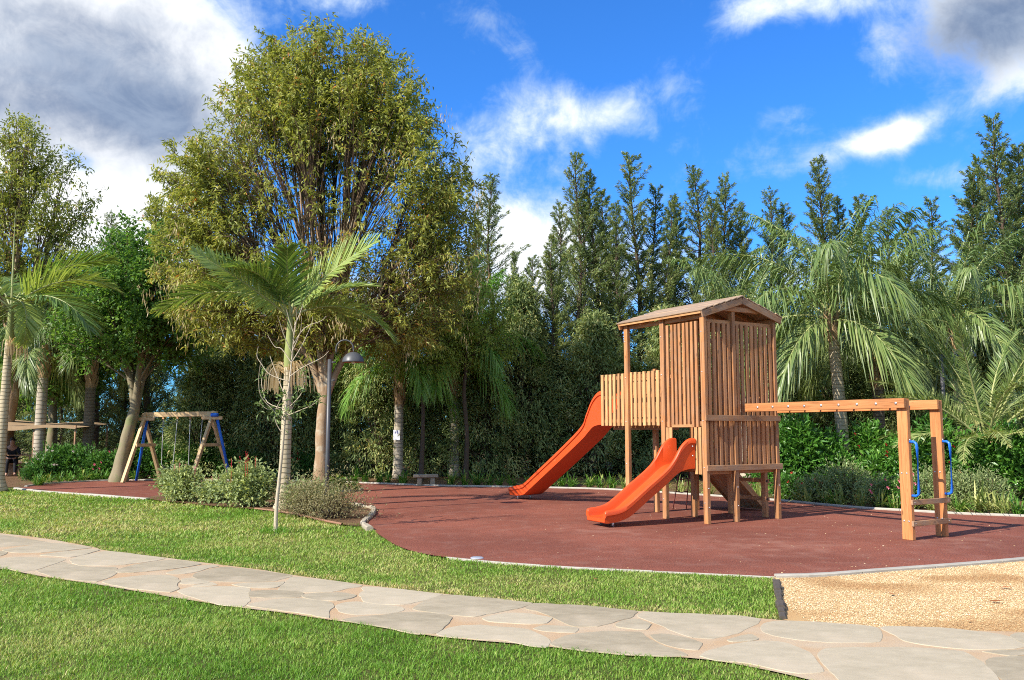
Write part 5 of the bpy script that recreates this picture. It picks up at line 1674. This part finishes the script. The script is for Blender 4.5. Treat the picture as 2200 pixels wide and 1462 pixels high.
def spikes(n, rx, ry, h0, h1, seed, r, mat):
    """upright flower spikes, each one part"""
    rg = np.random.default_rng(seed)
    out = []
    for i in range(n):
        s = Soup()
        P = np.repeat(np.array([[rg.normal(0, .012), rg.normal(0, .012), k_] for k_ in np.linspace(0, 0.22, 7)]), 4, 0)
        s.leaves(P, rg.normal(0, 1, P.shape) + [0, 0, 0.4], r, r * 0.7, 0.5)
        s.tube(np.array([[0, 0, -0.3], [0, 0, 0.0], [0, 0, 0.2]]), 0.004, 4)
        out.append((s.mesh('flower_spike', mat), (rg.uniform(-rx, rx), rg.uniform(-ry, ry), rg.uniform(h0, h1)), 'flower_spike'))
    return out


def bush(base, meshes, label, cat='bush', group=None, flowers=None, rz=0.0, name='bush', scale=1.0, spikes=None):
    r = empty(name, base, rz, label, cat, group)
    r.scale = (scale,) * 3
    obj('foliage', meshes[0], None, r)
    if meshes[1]:
        obj('stems', meshes[1], None, r)
    for me_, p_, nm_ in flowers or []:
        obj(nm_, me_, None, r).location = p_
    return r


def ge(u, v):
    x, y = gp(u, v)
    return (x, y, 0.03)


SG = 'grey green bushes in the island bed'
bush(ge(385, 1079), bush_mesh(41, 0.72, 0.5, 0.74, 3600, (0.085, 0.05), M['sage_leaf'], 11), 'left grey green bush of the island bed, in front of the swing', 'bush', SG, spikes(7, .5, .3, .5, .68, 3, 0.02, M['pink_flower']))
bush(ge(462, 1083), bush_mesh(42, 0.42, 0.36, 0.42, 1500, (0.08, 0.048), M['sage_leaf'], 7), 'smallest grey green bush, in the dip between its two larger neighbours', 'bush', SG, spikes(3, .3, .2, .3, .4, 4, 0.02, M['pink_flower']))
bush(ge(542, 1092), bush_mesh(43, 0.72, 0.5, 0.92, 5200, (0.085, 0.05), M['sage_leaf'], 13), 'tallest grey green bush, just left of the sapling, with red flower spikes', 'bush', SG, spikes(6, .45, .3, .7, .95, 5, 0.02, M['red_flower']))
bush(ge(652, 1101), bush_mesh(44, 0.5, 0.36, 0.6, 3000, (0.07, 0.032), M['sage_leaf'], 9), 'loose green bush at the foot of the tall palm, right of the sapling', 'bush', SG)
DG = 'dry brown bushes in the island bed'
bush(ge(660, 1112), bush_mesh(45, 0.5, 0.32, 0.52, 2600, (0.06, 0.018), M['dry_leaf'], 9, jit=0.18), 'dry brownish bush beside the sapling, left of two', 'bush', DG)
bush(ge(722, 1118), bush_mesh(46, 0.6, 0.45, 0.62, 2800, (0.06, 0.018), M['dry_leaf'], 9, jit=0.22), 'dry brownish bush beside the log edging, right of two', 'bush', DG)
bush(ge(700, 1096), bush_mesh(47, 0.5, 0.35, 0.5, 2400, (0.06, 0.024), M['sage_leaf'], 8, tb=0.35), 'olive bush at the foot of the lamp', 'bush', SG)
bush(ge(728, 1058), bush_mesh(48, 0.45, 0.3, 0.28, 700, (0.12, 0.08), M['strap_leaf'], 6, tb=0.75, stem=False), 'low bright green plant right of the lamp foot', 'plant')


def clump(base_pt, n, h, seed):
    rg = np.random.default_rng(seed)
    s = Soup()
    P = np.zeros((n, 3)) + rg.normal(0, 0.05, (n, 3)) * [1, 1, 0]
    az = rg.uniform(0, 6.28, n)
    ln = h * rg.uniform(0.7, 1.25, n)
    el = np.radians(rg.uniform(45, 84, n))
    d = np.stack([np.cos(az) * np.cos(el), np.sin(az) * np.cos(el), np.sin(el)], 1)
    side = np.stack([-np.sin(az), np.cos(az), np.zeros(n)], 1)
    strip = []
    w = rg.uniform(0.02, 0.034, n)[:, None]
    for f, ww in ((0, .7), (.3, 1), (.6, .9), (.85, .6), (1, .08)):
        c = P + d * (ln * f)[:, None] + np.stack([np.cos(az), np.sin(az), -1.5 * np.ones(n)], 1) * (0.38 * ln * f ** 2.4 * np.cos(el) * 1.6)[:, None]
        c[:, 2] = np.maximum(c[:, 2], 0.015)
        strip.append(np.stack([c - side * w * ww / 2, c + side * w * ww / 2], 1))
    s.ribbons(np.stack(strip, 1), np.clip(rg.normal(0.5, 0.25, n), 0, 1))
    return s


STR = [clump(0, 44, 0.55, s_).mesh('strap_leaves', M['strap_leaf']) for s_ in (71, 72, 73)]
STP = [clump(0, 40, 0.6, s_).mesh('strap_leaves', M['strap_pale']) for s_ in (74, 75, 76)]


def strap(pos, me, label, group, sc=1.0):
    o = obj('strap_leaf_plant', me)
    o.location = (pos[0], pos[1], 0.01)
    o.rotation_euler = (0, 0, random.uniform(0, 6.28))
    o.scale = (sc, sc, sc)
    tag(o, label, 'plant', group)


d = np.r_[0, np.cumsum(np.linalg.norm(np.diff(farW, axis=0), axis=1))]


def far_at(u_target):
    """point on the back kerb seen at pixel column u"""
    uu = np.array([CXP + FPX * p[0] / (p[1] * _cp - CAMH * _sp) for p in farW])
    i = np.argsort(uu)
    return np.interp(u_target, uu[i], farW[i, 0]), np.interp(u_target, uu[i], farW[i, 1])


k = 0
for u in np.arange(752, 1345, 27):
    if 885 < u < 945:
        continue
    x, y = far_at(u)
    side = 'left' if u < 900 else 'right'
    idx = int((885 - u) // 27) if u < 900 else int((u - 945) // 27)
    strap((x + random.uniform(-.1, .1), y + random.uniform(0.35, 0.75)), STR[k % 3], '%s dark green strap leaved plant to the %s of the stone bench' % (ORD[idx], side), 'green strap plants along the back kerb', random.uniform(0.8, 1.15))
    k += 1
for i, u in enumerate(np.arange(1350, 1660, 38)):
    x, y = far_at(u)
    strap((x + random.uniform(-.1, .1), y + random.uniform(0.35, 0.7)), STP[i % 3], '%s strap leaved plant seen between the tower legs, counting from the left' % ORD[i], 'strap plants behind the tower legs', random.uniform(0.8, 1.1))
for i, u in enumerate(np.r_[np.arange(1690, 1930, 30), np.arange(1955, 2260, 34)]):
    x, y = far_at(u)
    big = 1.25 if 2080 < u < 2180 else 1.0
    strap((x + random.uniform(-.1, .1), y + random.uniform(0.3, 0.6)), STP[i % 3] if i % 4 else STR[i % 3], '%s pale strap leaved plant right of the tower along the kerb' % ORD[i], 'pale strap plants along the right back kerb', random.uniform(0.7, 1.0) * big)

GL = [bush_mesh(81, 0.95, 0.8, 1.75, 4200, (0.15, 0.065), M['bush_leaf'], 12), bush_mesh(82, 1.0, 0.8, 1.7, 4000, (0.15, 0.065), M['bush_leaf'], 12)]
BG = 'glossy green bushes in the right bed'
for i, (u, Yb, sc, rz, lab) in enumerate([(1712, 22.0, 1.12, 0.2, 'glossy green bush touching the right side of the tower legs'), (1770, 22.6, 1.05, 1.4, 'glossy green bush left of the big palm trunk'), (1865, 22.8, 1.02, 2.4, 'dark glossy bush right of the big palm trunk'),
                                          (1930, 21.5, 1.0, 0.7, 'glossy bush behind the near monkey bar post'), (2005, 20.6, 1.08, 4.0, 'glossy yellow green bush behind the far monkey bar post'), (2070, 20.2, 1.0, 3.1, 'glossy bush left of the stout low palm trunk'),
                                          (2165, 20.0, 1.0, 5.2, 'glossy bush right of the stout low palm trunk'), (2235, 20.0, 1.05, 2.0, 'glossy bush cut by the right edge')]):
    q = at(u, 926, Yb)
    fl = flower_mesh(90 + i, [(RNG.uniform(-.7, .7), RNG.uniform(-.8, -.4), RNG.uniform(0.6, 1.5)) for _ in range(5)], 0.06, M['red_flower'], 7) if i in (2, 3, 5) else None
    bush((q.x, Yb, 0), GL[i % 2], lab, 'bush', BG, fl, rz if not fl else 0.0, scale=sc)
FB = [bush_mesh(101, 0.6, 0.5, 0.85, 2600, (0.075, 0.024), M['sage_leaf'], 10, tb=0.35), bush_mesh(102, 0.6, 0.5, 0.8, 2200, (0.09, 0.035), M['bush_leaf'], 9, tb=0.3)]
for i, (u, off, sc, lab) in enumerate([(1735, 1.3, 0.8, 'low flowering bush behind the strap plants beside the tower'), (1795, 1.2, 0.75, 'low bush with red flowers at the big palm foot'), (1880, 1.6, 1.1, 'fine leaved grey bush left of the near monkey bar post'), (1935, 1.0, 0.8, 'low bush with pink flowers between the monkey bar posts'),
                                       (1995, 1.1, 0.85, 'low bush with pink flowers behind the far monkey bar post'), (2060, 1.3, 1.0, 'fine leaved grey bush right of the blue handles'), (2130, 1.5, 0.95, 'fine leaved bush below the stout palm'), (2195, 1.4, 1.0, 'fine leaved bush at the right edge')]):
    x, y = far_at(u)
    fl = flower_mesh(110 + i, [(RNG.uniform(-.5, .5), RNG.uniform(-.5, -.2), RNG.uniform(0.35, 0.85)) for _ in range(7)], 0.05, M['red_flower'] if i < 2 else M['pink_flower'], 7) if i in (0, 1, 3, 4) else None
    bush((x, y + off, 0), FB[(i + 1) % 2] if fl else FB[0], lab, 'bush', 'low bushes in the right bed', fl, 0.0, scale=sc)

DKB = [bush_mesh(121, 0.8, 0.6, 0.95, 2600, (0.13, 0.05), M['dark_leaf'], 10), bush_mesh(122, 0.8, 0.6, 1.1, 2400, (0.16, 0.035), M['dark_leaf'], 10)]
for i, (u, Yb, sc, lab) in enumerate([(76, 28.0, 0.5, 'low dark bush below the shade canopy at the left'), (108, 28.5, 1.0, 'dark leafy bush right of the grey palm trunk'), (150, 28.8, 1.15, 'dark leafy bush between the two left palm trunks'), (195, 28.8, 1.0, 'dark bush at the foot of the rough palm trunk'),
                                      (232, 28.6, 0.95, 'dark bush just left of the forked pale trunk'), (300, 29.6, 1.25, 'dark bush just right of the forked pale trunk'), (345, 30.0, 1.1, 'leafy bush seen under the left swing'), (395, 30.0, 1.15, 'leafy bush seen between the two swings'),
                                      (440, 30.0, 1.2, 'leafy bush seen under the right swing'), (490, 30.0, 1.0, 'leafy bush behind the right swing legs'), (560, 30.0, 0.9, 'dark bush left of the tall palm trunk'), (655, 29.6, 0.85, 'dark bush with red flowers left of the peeling trunk')]):
    q = at(u, 926, Yb)
    fl = None
    if i in (2, 4, 11):
        fl = flower_mesh(130 + i, [(RNG.uniform(-.6, .6), RNG.uniform(-.7, -.4), RNG.uniform(0.35, 1.0)) for _ in range(6)], 0.05, M['white_flower'] if i == 2 else (M['pink_flower'] if i == 4 else M['red_flower']), 8)
    bush((q.x, Yb, 0), DKB[i % 2], lab, 'bush', 'dark bushes in the left back bed', fl, 0.0 if fl else i * 1.3, scale=sc)
for i, u in enumerate(np.arange(40, 300, 24)):
    x, y = far_at(u)
    strap((x, y + random.uniform(0.3, 0.7)), STR[i % 3], '%s strap leaved plant from the left behind the far red surface' % ORD[i], 'green strap plants in the left back bed', random.uniform(0.75, 1.0))

# ------------------------------------------------------------------ stone bench, sign, canopy, table, person
x, y = gp(912, 1047)
r = empty('stone_bench', (x, y + 0.35, 0.0), 0.1, 'small low stone bench among the strap plants at the back kerb', 'bench')
board('bench_slab', r, (-0.36, 0, 0.30), (0.36, 0, 0.30), 0.3, 0.09, M['stone_bench'], Zv, 0.015)
board('bench_leg', r, (-0.18, 0, 0.0), (-0.18, 0, 0.255), 0.2, 0.13, M['stone_bench'], X, 0.015)
board('bench_leg', r, (0.2, 0, 0.0), (0.2, 0, 0.255), 0.2, 0.13, M['stone_bench'], X, 0.015)

px_, py_ = gp(855, 1030)
zc = at(852, 935, py_).z
r = empty('restroom_sign', (px_ - 0.04, py_ - 0.19, zc), 0.0, 'white restroom sign with two small blue figures on a palm trunk', 'sign')
board('sign_panel', r, (0, 0, -0.17), (0, 0, 0.17), 0.008, 0.22, M['white'], X, 0.002)


def figure(cx, s_, name):
    sp = Soup()
    th = np.linspace(0, 2 * np.pi, 14, endpoint=False)
    c = np.array([[cx, -0.006, 0.125 * s_ + 0.035]])
    V = np.concatenate([c, np.stack([cx + 0.016 * s_ * np.cos(th), np.full(14, -0.006), c[0, 2] + 0.016 * s_ * np.sin(th)], 1)])
    i = np.arange(14)
    sp.add(V, [np.stack([np.zeros(14, int), 1 + i, 1 + (i + 1) % 14], 1)])
    b = c[0, 2] - 0.02 * s_
    outl = [(-.02, 0), (.02, 0), (.03, -.05), (.014, -.05), (.012, -.1), (-.012, -.1), (-.014, -.05), (-.03, -.05)]
    V = np.array([[cx + a * s_, -0.006, b + z * s_] for a, z in outl])
    sp.add(V, [np.array([[0, 1, 2, 3], [0, 3, 6, 7], [3, 4, 5, 6]])])
    return obj(name, sp.mesh(name, M['sign_blue']), None, r)


figure(0.018, 0.9, 'tall_figure')
figure(-0.045, 0.62, 'small_figure')

cv = at(95, 918, 30.2)
r = empty('shade_canopy', (cv.x, 30.2, 0), 0.0, 'low brown shade canopy between the palm trunks at the far left', 'canopy')
s = Soup()
xs = np.linspace(-2.6, 1.55, 9)
ys = np.linspace(-0.9, 1.6, 4)
V = np.array([[a, b, cv.z + 0.08 + 0.05 * math.sin(a * 2.2) - 0.03 * a + 0.06 * b] for a in xs for b in ys])
V2 = V - [0, 0, 0.03]
i, j = np.meshgrid(np.arange(8), np.arange(3), indexing='ij')
q_ = np.stack([i * 4 + j, i * 4 + j + 4, i * 4 + j + 5, i * 4 + j + 1], -1).reshape(-1, 4)
s.add(V, [q_])
s.add(V2, [q_[:, ::-1]])
s.ribbons(np.array([[[V[a * 4] + [0, -0.01, 0.02], V[a * 4] - [0, 0.01, 0.2 - 0.02 * a]] for a in range(9)]]), 0.5)
obj('canopy_cloth', s.mesh('canopy_cloth', M['canvas']), None, r)
for a, b in ((-2.5, -0.8), (0.1, -0.8), (1.5, -0.8), (1.5, 1.5), (-2.5, 1.5)):
    rod('canopy_pole', r, [(a, b, 0), (a, b, cv.z + 0.05)], 0.035, M['wood_worn'], 8)

tb = at(46, 926, 31.0)
r = empty('picnic_table', (tb.x, 31.0, 0), 0.1, 'dark wooden picnic table under the canopy, right of the seated person', 'table')
for k in range(5):
    board('table_plank', r, (-0.6, -0.3 + k * 0.14, 0.74), (0.6, -0.3 + k * 0.14, 0.74), 0.13, 0.035, M['wood_worn'], Zv)
for a in (-0.48, 0.48):
    for b in (-0.28, 0.24):
        board('leg', r, (a, b, 0), (a, b, 0.72), 0.07, 0.07, M['wood_worn'], X)
    board('bearer', r, (a, -0.32, 0.70), (a, 0.3, 0.70), 0.05, 0.05, M['wood_worn'], Zv)
cb = at(20, 926, 30.6)
r = empty('bench', (cb.x, 30.9, 0), 0.1, 'plain wooden bench under the canopy that the person sits on', 'bench')
board('seat', r, (-0.4, 0, 0.44), (0.4, 0, 0.44), 0.34, 0.05, M['wood_worn'], Zv)
for a in (-0.32, 0.32):
    board('leg', r, (a, 0, 0), (a, 0, 0.415), 0.3, 0.06, M['wood_worn'], X)


def skin_mesh(name, verts, edges, radii, mat, parent, root=0):
    me = bpy.data.meshes.new(name)
    me.from_pydata(verts, edges, [])
    me.materials.append(mat)
    o = link(bpy.data.objects.new(name, me), parent)
    md = o.modifiers.new('skin', 'SKIN')
    md.use_smooth_shade = True
    for i, rr in enumerate(radii):
        v = me.skin_vertices[0].data[i]
        v.radius = (rr, rr) if not isinstance(rr, tuple) else rr
        v.use_root = (i == root)
    sd = o.modifiers.new('sub', 'SUBSURF')
    sd.levels = sd.render_levels = 1
    return o


def seated_person(base, rz):
    r = empty('person', base, rz, 'person in dark clothes sitting bent forward under the canopy', 'person')
    # local: facing -y; hips at 0.53
    V = [(0, 0.08, 0.56), (0, 0.03, 0.78), (0, -0.10, 1.00), (0, -0.17, 1.10), (0, -0.21, 1.19), (0, -0.24, 1.29),
         (0.10, 0.03, 0.53), (0.13, -0.36, 0.53), (0.13, -0.38, 0.10), (0.13, -0.50, 0.05), (-0.10, 0.03, 0.53), (-0.13, -0.36, 0.53), (-0.13, -0.36, 0.10), (-0.13, -0.48, 0.05),
         (0.17, -0.10, 0.99), (0.25, -0.18, 0.76), (0.12, -0.40, 0.64), (0.05, -0.46, 0.64), (-0.17, -0.10, 0.99), (-0.25, -0.18, 0.76), (-0.12, -0.40, 0.64), (-0.05, -0.45, 0.64)]
    E = [(0, 1), (1, 2), (2, 3), (3, 4), (4, 5), (0, 6), (6, 7), (7, 8), (8, 9), (0, 10), (10, 11), (11, 12), (12, 13), (2, 14), (14, 15), (15, 16), (16, 17), (2, 18), (18, 19), (19, 20), (20, 21)]
    Rd = [0.14, 0.13, 0.14, 0.055, 0.095, 0.085, 0.09, 0.065, 0.045, 0.035, 0.09, 0.065, 0.045, 0.035, 0.06, 0.042, 0.03, 0.026, 0.06, 0.042, 0.03, 0.026]
    body = skin_mesh('body', V, E, Rd, M['skin'], r)
    idx = [0, 1, 2, 6, 7, 8, 10, 11, 12, 14, 15, 16, 18, 19, 20]
    mp = {a: i for i, a in enumerate(idx)}
    skin_mesh('clothing', [V[i] for i in idx], [(mp[a], mp[b]) for a, b in E if a in mp and b in mp], [Rd[i] * 1.16 for i in idx], M['cloth_dark'], r)
    skin_mesh('hair', [(0, -0.16, 1.16), (0, -0.185, 1.25), (0, -0.22, 1.33), (0, -0.28, 1.34)], [(0, 1), (1, 2), (2, 3)], [0.075, 0.095, 0.075, 0.05], M['hair'], r)
    for sx in (-1, 1):                              # hands: four fingers and a thumb
        c = Vector((0.05 * sx, -0.46, 0.64))
        vs, es, rd = [tuple(c)], [], [0.024]
        for f in range(4):
            b_ = (c.x + (f - 1.5) * 0.016, c.y - 0.035, c.z - 0.005)
            e_ = (b_[0], b_[1] - 0.03, b_[2] - 0.02 - 0.004 * (f in (1, 2)))
            k_ = len(vs)
            vs += [b_, e_]
            es += [(0, k_), (k_, k_ + 1)]
            rd += [0.009, 0.007]
        k_ = len(vs)
        vs += [(c.x - sx * 0.03, c.y - 0.015, c.z + 0.005), (c.x - sx * 0.04, c.y - 0.04, c.z)]
        es += [(0, k_), (k_, k_ + 1)]
        rd += [0.01, 0.008]
        skin_mesh('hand', vs, es, rd, M['skin'], r)


seated_person((cb.x, 30.85, 0.0), 0.5)

# ------------------------------------------------------------------ grass, gravel chips, litter
def scatter(poly, n, box=None):
    P = np.asarray(poly)
    lo, hi = P.min(0), P.max(0)
    if box is not None:
        lo, hi = np.maximum(lo, box[0]), np.minimum(hi, box[1])
    x, y = RNG.uniform(lo[0], hi[0], n), RNG.uniform(lo[1], hi[1], n)
    ok = in_poly(P, x, y)
    return x[ok], y[ok]


def in_view(x, y, margin):
    return np.abs(x) < y * (1100 / FPX) * 1.03 + margin


near_poly = [tuple(p) for p in dn_e] + [(16, 3), (16, 1.5), (-25, 1.5), (-45, 18)]
up_lawn = [tuple(p) for p in up_e if p[0] < edgeL[2][0]] + [edgeL[2], edgeL[1], edgeL[0]] + [tuple(p) for p in nearW[::-1]] + [(-22, 24.2), (-45, 25)]


def grass(name, poly, bands, label):
    s = Soup()
    for (y0, y1, dens, h, w) in bands:
        xa = y1 * 0.62 + 2.5
        area = 2 * xa * (y1 - y0)
        n = int(area * dens)
        x, y = RNG.uniform(-xa, xa, n), RNG.uniform(y0, y1, n)
        ok = in_view(x, y, 1.6) & in_poly(poly, x + (vnoise(x * 7, y * 7, 12) - 0.5) * 0.05, y + (vnoise(x * 7, y * 7, 13) - 0.5) * 0.09)
        x, y = x[ok], y[ok]
        n = len(x)
        if not n:
            continue
        dry = 0.6 * vnoise(x * 0.55 + 3, y * 0.55, 1) + 0.4 * vnoise(x * 2.1, y * 2.1, 2)
        far_dry = np.clip((y - 9.0) / 7.0, 0, 1) * 0.16 * (y < 19)
        clump_ = vnoise(x * 6.5, y * 6.5, 4)
        hh = h * RNG.uniform(0.55, 1.25, n) * (0.65 + 0.7 * clump_)
        az = RNG.uniform(0, 6.28, n)
        bend = RNG.uniform(0.2, 1.5, n) * hh
        dx_, dy_ = np.cos(az), np.sin(az)
        sx, sy = -dy_, dx_
        ww = w * RNG.uniform(0.7, 1.3, n)
        b = np.stack([x, y, np.full(n, -0.004)], 1)
        S = np.stack([sx * ww / 2, sy * ww / 2, np.zeros(n)], 1)
        mid = b + np.stack([dx_ * bend * 0.3, dy_ * bend * 0.3, hh * 0.6], 1)
        tip = b + np.stack([dx_ * bend, dy_ * bend, hh], 1)
        V = np.stack([b - S, b + S, mid + S * 0.8, mid - S * 0.8, tip], 1).reshape(-1, 3)
        i = np.arange(n)[:, None] * 5
        q = np.concatenate([i, i + 1, i + 2, i + 3], 1)
        t3 = np.concatenate([i + 3, i + 2, i + 4], 1)
        ed_ = np.min((x[:, None] - up_e[None, ::2, 0]) ** 2 + (y[:, None] - up_e[None, ::2, 1]) ** 2, axis=1) if n < 90000 else np.full(n, 9.0)
        tint = np.clip((dry - 0.42) * 0.75 + 0.29 + far_dry + RNG.normal(0, 0.15, n) + 0.5 * (ed_ < 0.03 + 0.05 * vnoise(x * 3, y * 3, 8)) * RNG.random(n), 0, 1)
        s.add(V, [q, t3], np.repeat(tint, 5))
    print(name, 'blades', s.n // 5)
    o = obj(name, s.mesh(name, M['grass']))
    tag(o, label, 'grass', kind='stuff')


grass('lawn_grass', near_poly, [(3.8, 5.4, 1500, 0.042, 0.007), (5.4, 7.5, 4800, 0.033, 0.0055), (7.5, 10, 3200, 0.034, 0.007), (10, 16, 1000, 0.045, 0.011)], 'short green grass in front of the stone path')
grass('lawn_grass', up_lawn, [(7.5, 10, 3200, 0.030, 0.007), (10, 13, 1900, 0.034, 0.009), (13, 17, 800, 0.045, 0.013), (17, 25.5, 380, 0.045, 0.02)], 'short part dry grass between the path and the red surface')
# longer tuft at the sapling foot and along the edges
s = Soup()
sx_, sy_ = gp(592, 1146)
n = 260
P = np.c_[sx_ + RNG.normal(0, 0.16, n), sy_ + RNG.normal(0, 0.16, n), np.zeros(n)]
s.leaves(P, RNG.normal(0, 0.5, (n, 3)) + [0, 0, 1.0], RNG.uniform(0.07, 0.17, n), 0.012, RNG.uniform(0.05, 0.35, n))
tag(obj('grass_tuft', s.mesh('grass_tuft', M['grass'])), 'longer green grass tuft round the sapling foot', 'grass', kind='stuff')

gx, gy = scatter(gr_poly, 160000, ((2.5, 6.0), (9.5, 12)))
ok = in_view(gx, gy, 0.8)
gx, gy = gx[ok][:46000] + RNG.normal(0, 0.02, min(46000, ok.sum())), gy[ok][:46000] + RNG.normal(0, 0.03, min(46000, ok.sum()))
n = len(gx)
base = np.array([[1, 0, 0], [-.5, .87, 0], [-.5, -.87, 0], [0, 0, .75], [0, 0, -.6]])
rot = RNG.uniform(0, 6.28, n)
sz = RNG.uniform(0.003, 0.0075, n)
c_, s_ = np.cos(rot)[:, None], np.sin(rot)[:, None]
bx_, by_, bz_ = base[:, 0][None] * RNG.uniform(0.8, 1.7, (n, 1)), base[:, 1][None], base[:, 2][None]
V = np.stack([(bx_ * c_ - by_ * s_) * sz[:, None] + gx[:, None], (bx_ * s_ + by_ * c_) * sz[:, None] + gy[:, None], bz_ * sz[:, None] + 0.012 + np.zeros((n, 1))], -1).reshape(-1, 3)
tri = np.array([[0, 1, 3], [1, 2, 3], [2, 0, 3]])
F_ = (np.arange(n)[:, None, None] * 5 + tri[None]).reshape(-1, 3)
pn = vnoise(gx * 1.5, gy * 2.2, 9)
tint = np.clip(RNG.normal(0.62, 0.22, n) - 0.7 * np.clip((pn - 0.56) * 3, 0, 1), 0, 1)
tag(obj('gravel_chips', mesh_np('gravel_chips', V, [F_], np.repeat(tint, 5), M['chips'])), 'loose straw coloured gravel chips beside the path', 'gravel', kind='stuff')


def dead_leaf(u, v, L, az, label):
    x, y = gp(u, v)
    s = Soup()
    k = np.linspace(0, 1, 6)
    wv = L * 0.42 * np.sin(np.pi * np.clip(k, 0.02, 0.99)) ** 0.8
    c = np.stack([(k - 0.5) * L, np.zeros(6), 0.012 + 0.25 * L * (k - 0.5) ** 2], 1)
    s.ribbons(np.stack([c + np.stack([0 * k, wv / 2, 0.12 * wv], 1), c], 1)[None], 0.5)
    s.ribbons(np.stack([c, c + np.stack([0 * k, -wv / 2, 0.16 * wv], 1)], 1)[None], 0.5)
    o = obj('fallen_leaf', s.mesh('fallen_leaf', M['dead_leaf']))
    o.location = (x, y, 0.018)
    o.rotation_euler = (0.1, 0.1, az)
    tag(o, label, 'leaf', 'fallen leaves')


dead_leaf(2138, 1299, 0.13, 2.4, 'largest fallen brown leaf on the gravel')
dead_leaf(2160, 1269, 0.12, 2.7, 'fallen brown leaf on the gravel above the largest one')
dead_leaf(2082, 1341, 0.06, 0.4, 'small dark fallen leaf on the gravel near the path')
dead_leaf(1915, 1283, 0.10, 0.9, 'reddish fallen leaf in the middle of the gravel')
dead_leaf(1278, 1250, 0.08, 1.2, 'brown leaf fallen on the lawn strip below the red surface')
n = 700
x, y = scatter(rub_poly, 6000, ((-2, 9), (11, 24)))
ok = in_view(x, y, 0.5) & ((x > 2.2) | (RNG.random(len(x)) < 0.25))
x, y = x[ok][:n], y[ok][:n]
s = Soup()
s.leaves(np.c_[x, y, np.full(len(x), 0.024)], np.c_[RNG.normal(0, 1, (len(x), 2)), np.zeros(len(x))], RNG.uniform(0.012, 0.035, len(x)), RNG.uniform(0.006, 0.014, len(x)), RNG.uniform(0.4, 1, len(x)), 0.1, 0.0)
tag(obj('litter_flakes', s.mesh('litter_flakes', M['chips'])), 'pale flakes scattered over the red surface', 'litter', kind='stuff')
